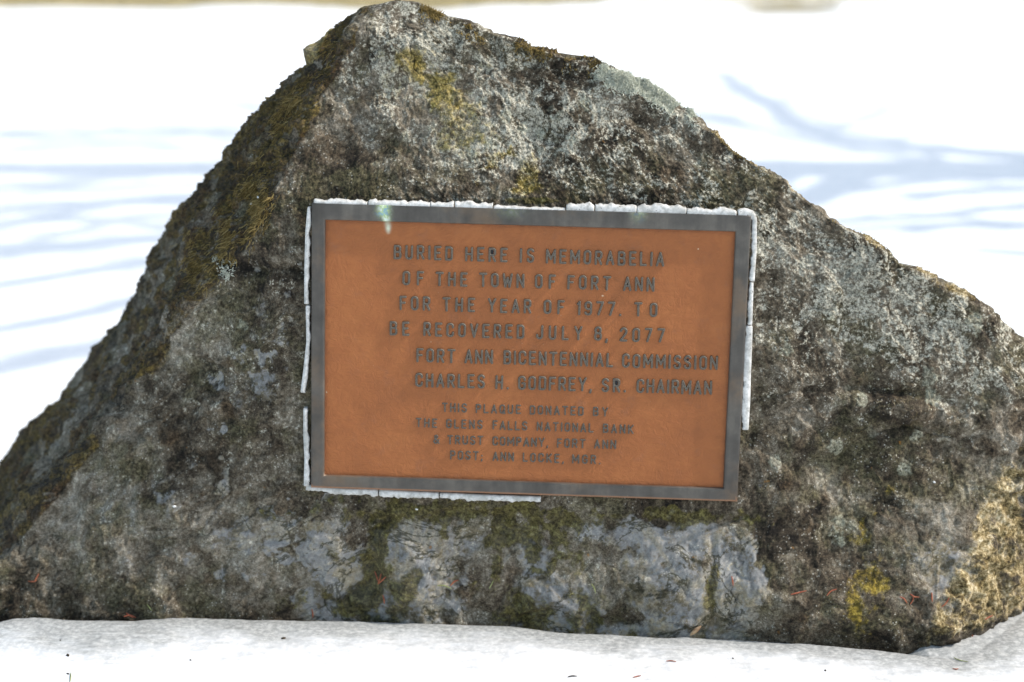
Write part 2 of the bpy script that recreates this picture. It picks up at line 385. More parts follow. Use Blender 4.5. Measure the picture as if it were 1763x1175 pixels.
crack = np.maximum(crack, .6 * np.exp(-((noise(Pw, 11.0, 122) + .14 * fbm(P, 60, 3, 126, .7)) / .03) ** 2) * sstep(.05, .3, noise(P, 7, 123)) * big)
disp -= .0035 * crack
streak = fbm(np.stack([dirL * 95, P[:, 1] * 9, (P[:, 2] - P[:, 0]) * 5], 1) + warp * 1.5, 1.0, 3, 130, .7)
# raised crusts of lichen
g7 = fbm(P, 60, 4, 31, 0.65)
lm = sstep(0.0, 0.25, g7 + (lich - 0.55) * 1.1)
disp += lm * (0.0012 + 0.0012 * fbm(P, 190, 2, 36)) * topf
w1c, w2c, wcc = worley(P, 115, 9)
disp += 0.0022 * sstep(0.4, 0.0, w1c) * sstep(0.3, 0.8, lm) * sstep(.5, .9, lich)
disp += moss * (0.003 + 0.004 * np.clip(fbm(P, 70, 3, 47, .7), -1, 1))
disp += 0.0009 * fbm(P, 150, 2, 48, .8)
bump_back = sstep(0.012, -0.002, dpl)
disp = disp * (0.15 + 0.85 * topf)
P2 = P + Nf * disp[:, None]
# keep the stone behind the plaque flat
ylim = plaque_y(P2[:, 0], P2[:, 2], -0.006)
near = sstep(0.06, 0.0, dpl)
P2[:, 1] = np.where((P2[:, 1] < ylim) , P2[:, 1] * (1 - near) + (ylim + 0.15*(P2[:,1]-ylim)) * near, P2[:, 1])
P2[:, 1] = np.where(dpl < 0.004, np.maximum(P2[:, 1], plaque_y(P2[:, 0], P2[:, 2], -0.007)), P2[:, 1])
ROCKP = P2.reshape(NR, NCOL, 3)
# back sheet
NBK = 90
ii = np.unique(np.linspace(0, NR - 1, 140).astype(int)); jj = np.linspace(0, NCOL - 1, NBK).astype(int)
idx = np.arange(NR * NCOL).reshape(NR, NCOL)
q = np.stack([idx[:-1, :-1], idx[:-1, 1:], idx[1:, 1:], idx[1:, :-1]], -1).reshape(-1, 4)
sub = ROCKP[:, jj]; xb = np.linspace(0, 1, NBK)
backV = np.zeros((NR, NBK, 3))
for i in range(NR):
    A, B = ROCKP[i, 0], ROCKP[i, -1]; t = xb[:, None]
    L = A + (B - A) * t; wd = B[0] - A[0]
    d = np.minimum(xb, 1 - xb) * wd
    th = 0.34 * (1 - np.exp(-d / 0.34 * 1.0)) * np.clip((apex[2] - zrow[i]) * 1.1, 0, 1)
    sy = np.maximum(L[:, 1], np.interp(L[:, 0], ROCKP[i, :, 0], ROCKP[i, :, 1])) if i < NR else 0
    L[:, 1] = sy + th; backV[i] = L
bp = backV.reshape(-1, 3); bn = fbm(bp, 6, 4, 61); bp[:, 1] += 0.03 * bn * np.minimum(1, np.tile(np.minimum(xb, 1 - xb) * 8, NR))
backV = bp.reshape(NR, NBK, 3)
inner = backV[:, 1:-1]
nb0 = NR * NCOL; bidx = np.zeros((NR, NBK), int)
bidx[:, 0] = idx[:, 0]; bidx[:, -1] = idx[:, -1]; bidx[:, 1:-1] = nb0 + np.arange(NR * (NBK - 2)).reshape(NR, -1)
qb = np.stack([bidx[:-1, :-1], bidx[1:, :-1], bidx[1:, 1:], bidx[:-1, 1:]], -1).reshape(-1, 4)
VA = np.vstack([P2, inner.reshape(-1, 3)])
rock_me = mesh_np('boulder_body', VA, np.vstack([q, qb]))
nb = len(VA) - nb0
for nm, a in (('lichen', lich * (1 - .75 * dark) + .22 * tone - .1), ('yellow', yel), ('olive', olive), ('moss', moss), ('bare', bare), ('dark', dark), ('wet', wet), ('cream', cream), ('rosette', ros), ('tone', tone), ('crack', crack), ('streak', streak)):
    attr(rock_me, nm, np.concatenate([a, np.full(nb, {'lichen': .4, 'moss': .4}.get(nm, 0))]))
RPX, RPY = project(P2)
NG = grid_normals(ROCKP); NG = NG.reshape(-1, 3); NG = np.where(NG[:, 1:2] > 0.3, -NG, NG)
def on_rock(x, y):
    d = (RPX - x) ** 2 + (RPY - y) ** 2; c = np.argsort(d)[:12]
    k = c[np.argmin(((P2[c] - CAM) @ FWD) + d[c] * 0.003)]; return P2[k], NG[k]

m = NM('weathered_stone', 0.9, 0.25)
n1 = m.noise(7, 6, .6); n2 = m.noise(34, 9, .72, 0.4); n3 = m.noise(190, 6, .75); n4 = m.noise(16, 8, .7, 0.6, off=3.1); n5 = m.noise(75, 8, .75, .3, off=1.3)
n6 = m.noise(420, 4, .8, off=5.1)
t = m.math('ADD', m.math('MULTIPLY', n2, .34), m.math('ADD', m.math('MULTIPLY', n3, .22), m.math('ADD', m.math('MULTIPLY', n1, .17), m.math('ADD', m.math('MULTIPLY', n6, .12), m.math('MULTIPLY', n4, .15)))))
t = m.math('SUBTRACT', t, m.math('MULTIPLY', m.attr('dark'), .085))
t = m.math('ADD', t, m.math('MULTIPLY', m.attr('tone'), .055))
col = m.ramp(t, [(.395, (.010, .008, .006)), (.45, (.048, .038, .026)), (.495, (.110, .094, .070)), (.545, (.20, .182, .148)), (.63, (.38, .36, .31))])
col = m.mix(m.math('MULTIPLY', m.step(n4, .50, .68), .5), col, m.mix(m.step(n3, .35, .65), (.016, .010, .005), (.13, .085, .045)))
col = m.mix(m.math('MULTIPLY', m.step(m.noise(11, 7, .7, off=6.6), .47, .62), .5), col, m.mix(m.step(n3, .35, .65), (.022, .020, .008), (.15, .14, .075)))       # brown staining
# bare blue-grey stone with tan veins
bt = m.math('ADD', m.math('MULTIPLY', n5, .35), m.math('ADD', m.math('MULTIPLY', n4, .35), m.math('MULTIPLY', m.noise(6, 4, .6, 1.2, off=4.4), .3)))
bcol = m.ramp(bt, [(.39, (.035, .028, .016)), (.445, (.14, .12, .08)), (.48, (.205, .21, .215)), (.53, (.31, .315, .315)), (.57, (.32, .28, .20)), (.63, (.44, .41, .33))])
bcol = m.mix(m.math('MULTIPLY', m.step(n6, .35, .7), .35), bcol, (.07, .072, .075))
vn = m.math('ABSOLUTE', m.math('SUBTRACT', m.noise(7, 5, .6, .7, off=8.), .5))
bcol = m.mix(m.math('MULTIPLY', m.step(vn, .06, .0), .55), bcol, m.mix(m.step(n3, .4, .6), (.20, .165, .10), (.34, .30, .21)))
vk = m.math('ABSOLUTE', m.math('SUBTRACT', m.noise(6, 6, .65, .8, off=12.), .5))
bcol = m.mix(m.math('MULTIPLY', m.step(vk, .020, .004), .75), bcol, (.022, .022, .008))
bm = m.step(m.math('ADD', m.attr('bare'), m.math('MULTIPLY', m.math('SUBTRACT', n2, .5), 1.0)), .36, .60)
col = m.mix(m.math('MULTIPLY', bm, .92), col, bcol)
# pale crust lichen
ln = m.math('ADD', m.math('MULTIPLY', n2, .5), m.math('ADD', m.math('MULTIPLY', n5, .5), m.math('MULTIPLY', m.math('SUBTRACT', n3, .5), .5)))
lmk = m.step(m.math('ADD', ln, m.math('MULTIPLY', m.attr('lichen'), .17)), .585, .665)
lcol = m.ramp(m.math('ADD', m.math('MULTIPLY', n3, .6), m.math('MULTIPLY', n6, .4)), [(.38, (.05, .048, .036)), (.46, (.20, .195, .16)), (.54, (.38, .37, .31)), (.64, (.56, .55, .48))])
col = m.mix(m.math('MULTIPLY', lmk, .9), col, lcol)
rm = m.math('MULTIPLY', m.attr('rosette'), m.step(n3, .3, .55)); col = m.mix(m.math('MULTIPLY', rm, .9), col, m.ramp(n6, [(.35, (.16, .17, .12)), (.5, (.36, .38, .30)), (.65, (.52, .54, .44))]))
# grey-white speckles everywhere
sp = m.vor(170); spm = m.math('MULTIPLY', m.step(sp, .26, .12), m.step(n2, .45, .62)); col = m.mix(m.math('MULTIPLY', spm, .75), col, (.46, .45, .41))
# cream tone of right side and crest, with sunlight painted in
cm = m.step(m.math('ADD', m.attr('cream'), m.math('MULTIPLY', m.math('SUBTRACT', n5, .5), 2.2)), .3, .75)
col = m.mix(m.math('MULTIPLY', cm, .9), col, m.ramp(m.math('ADD', m.math('MULTIPLY', n3, .5), m.math('MULTIPLY', n2, .5)), [(.40, (.035, .024, .010)), (.47, (.16, .12, .05)), (.53, (.36, .29, .16)), (.62, (.60, .54, .40))]))
# mustard and yellow-green lichen
ym = m.step(m.math('ADD', m.math('MULTIPLY', m.attr('yellow'), .5), m.math('ADD', m.math('MULTIPLY', n5, .6), m.math('MULTIPLY', n3, .3))), .60, .98)
col = m.mix(m.math('MULTIPLY', ym, .8), col, m.ramp(m.math('ADD', m.math('MULTIPLY', n3, .5), m.math('MULTIPLY', n5, .5)), [(.40, (.045, .037, .008)), (.49, (.13, .10, .014)), (.55, (.25, .18, .02)), (.62, (.40, .33, .09))]))
# isolated rust and yellow dots
dv = m.noise(55, 3, .5, off=9.); col = m.mix(m.math('MULTIPLY', m.step(dv, .73, .80), .6), col, (.34, .16, .03))
om = m.step(m.math('ADD', m.attr('olive'), m.math('ADD', m.math('SUBTRACT', n5, .5), m.math('MULTIPLY', m.math('SUBTRACT', n2, .5), 1.6))), .42, .80)
col = m.mix(m.math('MULTIPLY', om, .85), col, m.ramp(m.math('ADD', m.math('MULTIPLY', n3, .5), m.math('MULTIPLY', n5, .5)), [(.40, (.014, .012, .005)), (.48, (.050, .042, .013)), (.54, (.095, .082, .024)), (.62, (.17, .16, .06))]))
# moss
mm = m.step(m.math('ADD', m.attr('moss'), m.math('MULTIPLY', m.math('SUBTRACT', n2, .5), 1.2)), .34, .6)
mcol = m.mix(m.step(n4, .42, .6), (.17, .12, .028), (.085, .045, .018))
mcol = m.mix(m.step(m.attr('streak'), .12, -.5), mcol, (.030, .022, .012))
mcol = m.mix(m.math('MULTIPLY', m.step(m.attr('streak'), .35, .7), .6), mcol, (.20, .19, .16))
mcol = m.mix(m.step(n3, .4, .65), m.mix(.8, mcol, (.010, .008, .005)), mcol)
col = m.mix(m.math('MULTIPLY', mm, .88), col, mcol)
wt = m.attr('wet'); col = m.mix(m.math('MULTIPLY', wt, .6), col, (.03, .022, .012))
gr = m.math('ADD', .74, m.math('MULTIPLY', m.step(m.math('ADD', m.math('MULTIPLY', n3, .45), m.math('MULTIPLY', n6, .55)), .36, .64), .52))
col = m.mix(m.math('MULTIPLY', m.attr('crack'), .8), col, (.012, .010, .007))
gm = m.t.nodes.new('ShaderNodeCombineColor'); [m.t.links.new(gr, gm.inputs[i]) for i in range(3)]
col = m.mix(1.0, col, gm.outputs[0], 'MULTIPLY')
col = m.mix(1.0, col, (1.05, 1.02, .97), 'MULTIPLY')
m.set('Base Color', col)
m.set('Roughness', m.math('SUBTRACT', .93, m.math('MULTIPLY', wt, .72)))
bh = m.bump(m.math('ADD', n3, m.math('MULTIPLY', n6, .5)), .9, .0016)
bh = m.bump(n5, .5, .003, bh)
m.set('Normal', bh)
ROCK = m.m
boulder = tag(empty('boulder', (0, 0.2, 0)), 'large triangular lichen covered grey boulder standing in the snow and carrying the orange plaque', 'boulder')
link('boulder_body', rock_me, ROCK, boulder)

# spur of stone behind the top of the left facet
def lump(name, c, r, seed, sub=(60, 40), amp=.25, planes=9, mat=None, parent=None):
    th = np.linspace(0, 2 * PI, sub[0], endpoint=False); ph = np.linspace(0.02, PI - 0.02, sub[1])
    T, H = np.meshgrid(th, ph); D = np.stack([np.sin(H) * np.cos(T), np.sin(H) * np.sin(T), np.cos(H)], -1).reshape(-1, 3)
    rs = np.random.default_rng(seed); rad = np.full(len(D), 9.)
    for _ in range(planes):
        n = rs.normal(size=3); n /= np.linalg.norm(n); dd = D @ n; rad = np.where(dd > .05, np.minimum(rad, rs.uniform(.75, 1.) / np.maximum(dd, .05)), rad)
    rad = np.minimum(rad, 1.25) * (1 + amp * fbm(D, 3, 4, seed) * .4)
    V = D * rad[:, None] * np.array(r) + np.array(c)
    n0, n1_ = sub; idx = np.arange(n0 * n1_).reshape(n1_, n0); nx = np.roll(idx, -1, 1)
    F = np.stack([idx[:-1], idx[1:], nx[1:], nx[:-1]], -1).reshape(-1, 4)
    me = mesh_np(name, V, F)
    k = len(V)
    for nm, v in (('lichen', .5), ('yellow', .35), ('olive', .1), ('moss', .15), ('bare', .1), ('dark', 0), ('wet', 0), ('cream', 0), ('rosette', 0)): attr(me, nm, np.full(k, v))
    return link(name, me, mat, parent)
sA = solve(570, 105, .17)
# a tilted slab: hard-edged prism, subdivided and roughened
def slab(name, pts_top, depth_vec, thick, mat, parent, seed):
    import bmesh
    bm = bmesh.new(); tp = [bm.verts.new(p) for p in pts_top]; bt = [bm.verts.new(np.array(p) + thick) for p in pts_top]
    bm.faces.new(tp); bm.faces.new(bt[::-1]); n = len(tp)
    for k in range(n): bm.faces.new((tp[k], bt[k], bt[(k + 1) % n], tp[(k + 1) % n]))
    bmesh.ops.triangulate(bm, faces=bm.faces[:]); bmesh.ops.subdivide_edges(bm, edges=bm.edges[:], cuts=14, use_grid_fill=True)
    bmesh.ops.recalc_face_normals(bm, faces=bm.faces[:])
    bm.normal_update(); co = np.array([v.co for v in bm.verts]); no = np.array([v.normal for v in bm.verts])
    co = co + no * (0.003 * fbm(co, 30, 3, seed) + .0015 * fbm(co, 110, 2, seed + 3))[:, None]
    for v, c in zip(bm.verts, co): v.co = c
    me = bpy.data.meshes.new(name); bm.to_mesh(me); bm.free(); k = len(me.vertices)
    me.polygons.foreach_set('use_smooth', np.ones(len(me.polygons), bool))
    for nm, v in (('lichen', .35), ('yellow', .75), ('olive', .3), ('moss', .12), ('bare', .1), ('dark', 0), ('wet', 0), ('cream', .0), ('rosette', 0)): attr(me, nm, np.full(k, v))
    return link(name, me, mat, parent)
yS = float(sA[1]) - .06
slab('rock_spur', [at_y(521, 84, yS), at_y(560, 62, yS + .03), at_y(566, 50, yS + .03), at_y(584, 46, yS + .03), at_y(606, 40, yS + .02), at_y(600, 100, yS - .03), at_y(545, 93, yS - .03)], None,
     np.array([.02, .03, -.13]), ROCK, boulder, 5)

# ------------------------------------------------------------------ strands: moss and tufted lichen
def strands(name, roots, dirs, lens, rad, mat, parent, segs=4, curl=0.5, grav=0.4, seed=3):
    rs = np.random.default_rng(seed); n = len(roots); S = 3
    d = dirs / np.linalg.norm(dirs, axis=1, keepdims=True); p = roots.copy(); V = []; lv = lens / segs
    a = np.cross(d, rs.normal(size=(n, 3))); a /= np.linalg.norm(a, axis=1, keepdims=True)
    for k in range(segs + 1):
        b = np.cross(d, a); b /= np.maximum(np.linalg.norm(b, axis=1, keepdims=True), 1e-6)
        rr = rad * (1 - 0.75 * k / segs)
        for s in range(S):
            an = 2 * PI * s / S; V.append(p + (a * math.cos(an) + b * math.sin(an)) * rr[:, None])
        p = p + d * lv[:, None]; d = d + rs.normal(size=(n, 3)) * curl / segs + np.array([0, 0, -1]) * grav / segs
        d /= np.linalg.norm(d, axis=1, keepdims=True)
    V = np.stack(V, 1).reshape(-1, 3); per = (segs + 1) * S; F = []
    for k in range(segs):
        for s in range(S):
            F.append([k * S + s, k * S + (s + 1) % S, (k + 1) * S + (s + 1) % S, (k + 1) * S + s])
    F = (np.array(F)[None] + (np.arange(n) * per)[:, None, None]).reshape(-1, 4)
    me = mesh_np(name, V, F); o = link(name, me, mat, parent); attr(me, 'tint', np.repeat(rs.random(n), per)); o['kind'] = 'stuff'
    return o
def tuft_mat(name, stops, sheen=.9):
    k = NM(name, sheen, .2); c = k.mix(k.noise(60, 3), k.ramp(k.attr('tint'), stops), k.ramp(k.noise(25, 4), stops)); k.set('Base Color', c); return k.m
MOSS = tuft_mat('dry_moss', [(0.1, (.030, .021, .009)), (.4, (.14, .095, .028)), (.7, (.30, .215, .075)), (1, (.46, .36, .16))])
DMOSS = tuft_mat('dark_moss', [(0, (.016, .014, .006)), (.5, (.070, .055, .016)), (.8, (.15, .105, .028)), (1, (.20, .10, .03))])
PALE = tuft_mat('pale_lichen', [(0, (.34, .35, .27)), (.5, (.55, .56, .46)), (1, (.72, .72, .62))])
def pick(prob, n, seed):
    rs = np.random.default_rng(seed); pr = np.clip(prob, 0, None) ** 1.0
    area = np.ones(len(pr)); pr = pr * area * np.tile(np.minimum(1, (ip(cr, 0, zrow) - ip(cl, 0, zrow)) / .3)[:, None], (1, NCOL)).ravel()
    return rs.choice(len(pr), n, p=pr / pr.sum())
Ng = NG
hang, _ = line([(340, 470), (370, 430), (400, 400), (432, 370), (440, 330)], 22)
hang2, _ = line([(395, 410), (430, 330), (470, 250), (500, 200), (545, 130), (580, 80)], 9)
k = pick((hang * 1.0 + hang2 * .5) * sstep(-.1, .4, ridgen + .15), 3600, 1)
dr = Ng[k] * 0.5 + np.array([-.55, .05, -.9]) + rng.normal(size=(len(k), 3)) * .3
strands('moss_tuft', P2[k] - Ng[k] * .001, dr, rng.uniform(.006, .018, len(k)), np.full(len(k), .0009), MOSS, boulder, 5, 1.1, .5)
k = pick(sstep(.42, .85, moss + .25 * ridgen) * (left + .35) * sstep(1000, 600, py + 0), 11000, 2)
dr = Ng[k] * .55 + rng.normal(size=(len(k), 3)) * .45 + np.array([-.4, .1, -.5])
strands('moss_cushion', P2[k] - Ng[k] * .001, dr, rng.uniform(.0025, .0055, len(k)), np.full(len(k), .0008), DMOSS, boulder, 2, .6, .2)
k = pick(g5 * sstep(.0, .3, ridgen) + .3 * g6 * sstep(.05, .3, ridgen) + g3 * .4, 3500, 21)
dr = Ng[k] * .8 + rng.normal(size=(len(k), 3)) * .45 + np.array([0, 0, .6])
strands('moss_cushion', P2[k] - Ng[k] * .001, dr, rng.uniform(.002, .0055, len(k)), np.full(len(k), .0009), MOSS, boulder, 2, .6, .0, 5)
gl, _ = line([(1045, 132), (1100, 150), (1150, 165), (1185, 188)], 13)
k = pick(gl * sstep(-.3, .1, ridgen) + blob(388, 466, 9, 14, 0, .9) * .30 * sstep(-.1, .3, fbm(P, 160, 2, 140)) + .3 * blob(370, 447, 6, 5, 0, .6), 7000, 3)
dr = Ng[k] * .9 + rng.normal(size=(len(k), 3)) * .7 + np.array([0, 0, .3])
strands('lichen_tuft', P2[k] - Ng[k] * .001, dr, rng.uniform(.003, .0075, len(k)), np.full(len(k), .0011), PALE, boulder, 2, .8, .0, 6)

# ------------------------------------------------------------------ plaque
plaque = empty('plaque', tuple(PC)); plaque.rotation_euler = Matrix(PM.tolist()).to_euler()
tag(plaque, 'rectangular orange and grey metal plaque with raised lettering fixed to the boulder', 'plaque')
bpy.context.view_layer.update()
def plink(name, me, mat, parent=plaque, loc=None):
    o = bpy.data.objects.new(name, me); C.objects.link(o)
    if not me.materials: me.materials.append(mat)
    o.parent = parent
    if loc is not None: o.location = loc
    return o
m = NM('worn_bronze', .42, .5, .55)
ns = m.noise(1, 5, .6, co=m.stretch((70, 70, 6))); na = m.noise(14, 6, .65); nf = m.noise(260, 3, .7)
c = m.ramp(m.math('ADD', m.math('MULTIPLY', ns, .25), m.math('MULTIPLY', na, .75)), [(.34, (.048, .043, .037)), (.5, (.086, .078, .068)), (.66, (.145, .131, .110))])
c = m.mix(m.math('MULTIPLY', m.step(m.noise(9, 5, .6, off=2.), .5, .68), .5), c, (.20, .13, .075))
c = m.mix(m.attr('verd'), c, m.ramp(m.noise(120, 4, .6), [(.4, (.22, .36, .40)), (.5, (.38, .50, .22)), (.62, (.62, .70, .60))]))
c = m.mix(m.math('MULTIPLY', m.attr('rust'), .8), c, m.mix(nf, (.22, .10, .05), (.40, .21, .11)))
c = m.mix(m.math('MULTIPLY', m.step(nf, .72, .8), .6), c, (.5, .55, .55))
m.set('Base Color', c); m.set('Roughness', m.math('ADD', .33, m.math('MULTIPLY', na, .35))); m.set('Metallic', m.math('SUBTRACT', .5, m.math('MULTIPLY', m.attr('verd'), .5)))
m.set('Normal', m.bump(m.math('ADD', ns, m.math('MULTIPLY', nf, .4)), .25, .0006)); BRONZE = m.m
m = NM('orange_paint', .62, .35)
na = m.noise(10, 5, .6); nl = m.noise(22, 4, .6, 2.5); nf = m.noise(330, 3, .7)
c = m.ramp(m.math('ADD', m.math('MULTIPLY', na, .6), m.math('MULTIPLY', nl, .4)), [(.33, (.25, .083, .024)), (.5, (.30, .098, .027)), (.66, (.345, .118, .033))])
c = m.mix(m.math('MULTIPLY', m.step(m.noise(30, 6, .7, off=4.), .54, .75), .38), c, (.22, .095, .05))
c = m.mix(m.attr('verd'), c, (.62, .66, .50))
c = m.mix(m.math('MULTIPLY', m.step(m.noise(95, 2, .5, off=7.), .755, .785), .8), c, (.55, .42, .28))
c = m.mix(m.attr('edge_dark'), c, (.16, .055, .022))
m.set('Base Color', c)
nb_ = m.noise(55, 5, .62, 3.0); nbb = m.noise(1, 3, .5, co=m.stretch((45, 10, 160), (0, .6, 0)))
b1 = m.bump(m.math('ADD', nb_, m.math('MULTIPLY', nbb, .6)), .9, .0018); m.set('Normal', m.bump(nf, .3, .0004, b1)); PAINT = m.m

ui0, vi1 = on_plaque(560, 380.5); ui1, _v = on_plaque(1265.5, 399.5); _u, vi0 = on_plaque(558.5, 817.5)
u2, v2 = on_plaque(1245.5, 842.5)
ui = (ui0 + on_plaque(558.5, 817.5)[0]) / 2; ux = (ui1 + u2) / 2; vb = (vi0 + v2) / 2; vt = (vi1 + on_plaque(1265.5, 399.5)[1]) / 2
print('inner', ui, ux, vb, vt)
# local axes: x right, y into the stone, z up; frame stands 5 mm proud of the panel, whose face is y = 0.004
def frame_mesh():
    prof = [(0.0, .016), (0.0, -.0002), (.0006, -.0008), (None, -.0008), (None2 := None, None)]
    x0, x1, z0, z1 = -PW / 2, PW / 2, -PH / 2, PH / 2
    bl, br, bb, bt = ui - x0, x1 - ux, vb - z0, z1 - vt
    # stations across the border: fraction of the border width, depth
    stn = [(0.0, .016), (0.0, .0008), (.03, -.0002)] + [(f, -.0004) for f in np.linspace(.06, .90, 8)] + [(.95, .0002), (1.0, .0058)]
    nu = 120; V = []; F = []; A = []; R = []
    def rect(f):
        return x0 + bl * f, x1 - br * f, z0 + bb * f, z1 - bt * f
    loops = []
    for f, d in stn:
        a, b, c_, e = rect(f); pts = []
        for (p, q, r, s, cnt) in ((a, e, b, e, nu), (b, e, b, c_, nu // 2), (b, c_, a, c_, nu), (a, c_, a, e, nu // 2)):
            for k in range(cnt):
                t = k / cnt; pts.append((p + (r - p) * t, d, q + (s - q) * t))
        loops.append(pts)
    n = len(loops[0]); V = np.array(loops).reshape(-1, 3); nn = noise(V, 60, 3)
    V[:, 0] += .0002 * nn; V[:, 2] += .0002 * np.roll(nn, 5)
    for i in range(len(stn) - 1):
        for k in range(n): F.append((i * n + k, i * n + (k + 1) % n, (i + 1) * n + (k + 1) % n, (i + 1) * n + k))
    return V, np.array(F)[:, ::-1], stn, n
FV, FF, stn, fn = frame_mesh()
fm = mesh_np('frame', FV, FF, smooth=False)
su, sv_ = on_plaque(664, 368); s2u, s2v = on_plaque(655, 366); s3u, _ = on_plaque(1100, 380)
def stain(V):
    u, v = V[:, 0], V[:, 2]; n = fbm(V, 120, 3, 8) ; top = PH / 2
    a = np.exp(-((u - su + .002 * n) / .0062) ** 2) * sstep(top - .03, top - .024, v) * .95
    b = .55 * np.exp(-((u - s2u) / .006) ** 2) * sstep(top - .022, top - .010, v)
    c = (.30 * np.exp(-((u - s3u) / .010) ** 2) + .14 * np.exp(-((u + .03) / .02) ** 2)) * sstep(top - .022, top, v)
    return np.clip((a + b + c) * (1 + .9 * n), 0, 1)
# dense sampling of attributes lives on the frame's own vertices
attr(fm, 'verd', stain(FV)); attr(fm, 'rust', np.where(FV[:, 2] < -PH / 2 + .0015, 1., 0.) + 0.4 * (FV[:, 1] > .0045))
plink('frame', fm, BRONZE)
# panel grid
nx, nz = 360, 240
X, Z = np.meshgrid(np.linspace(ui - .0002, ux + .0002, nx), np.linspace(vb - .0002, vt + .0002, nz)); Vp = np.stack([X.ravel(), np.full(X.size, 0.0052), Z.ravel()], 1)
Vp[:, 1] += .00035 * fbm(Vp, 18, 3, 2) ; idx_ = np.arange(nx * nz).reshape(nz, nx)
Fp = np.stack([idx_[:-1, :-1], idx_[:-1, 1:], idx_[1:, 1:], idx_[1:, :-1]], -1).reshape(-1, 4)
pm = mesh_np('panel', Vp, Fp)
u, v = Vp[:, 0], Vp[:, 2]; n_ = fbm(Vp, 120, 3, 18)
drip = np.exp(-((u - su - .004 * 0 - (vt - v) * .08 - .0025) / (.0042 - .10 * np.clip(vt - v, 0, .03))) ** 2) * sstep(vt - .020, vt - .012, v) * (.9 + .5 * n_)
attr(pm, 'verd', np.clip(drip, 0, 1))
ed = np.minimum(np.minimum(u - ui, ux - u), np.minimum(v - vb, vt - v)); attr(pm, 'edge_dark', .75 * np.exp(-(np.maximum(ed, 0) / .0028) ** 1.2) * (.7 + .5 * n_))  # panel colour darkens towards its border
panel = plink('panel', pm, PAINT)

# --- letters: stroke skeletons, swept to a bevelled relief
def rr(x0, y0, x1, y1, r, a=None):
    """closed rounded rectangle"""
    pts = []
    for cx, cy, s in ((x1 - r, y1 - r, 0), (x0 + r, y1 - r, 90), (x0 + r, y0 + r, 180), (x1 - r, y0 + r, 270)):
        for k in range(4):
            t = math.radians(s + 30 * k); pts.append((cx + r * math.cos(t), cy + r * math.sin(t)))
    return pts + [pts[0]]
def arc(cx, cy, rx, ry, a0, a1, n=8):
    return [(cx + rx * math.cos(math.radians(a0 + (a1 - a0) * k / n)), cy + ry * math.sin(math.radians(a0 + (a1 - a0) * k / n))) for k in range(n + 1)]
W0 = .42; r_ = .19
def bowl(x0, y0, x1, y1):     # open on the left
    r = min((y1 - y0) / 2, .16); return [(x0, y1), (x1 - r, y1)] + arc(x1 - r, y1 - r, r, r, 90, 0, 4) + arc(x1 - r, y0 + r, r, r, 0, -90, 4) + [(x0, y0)]
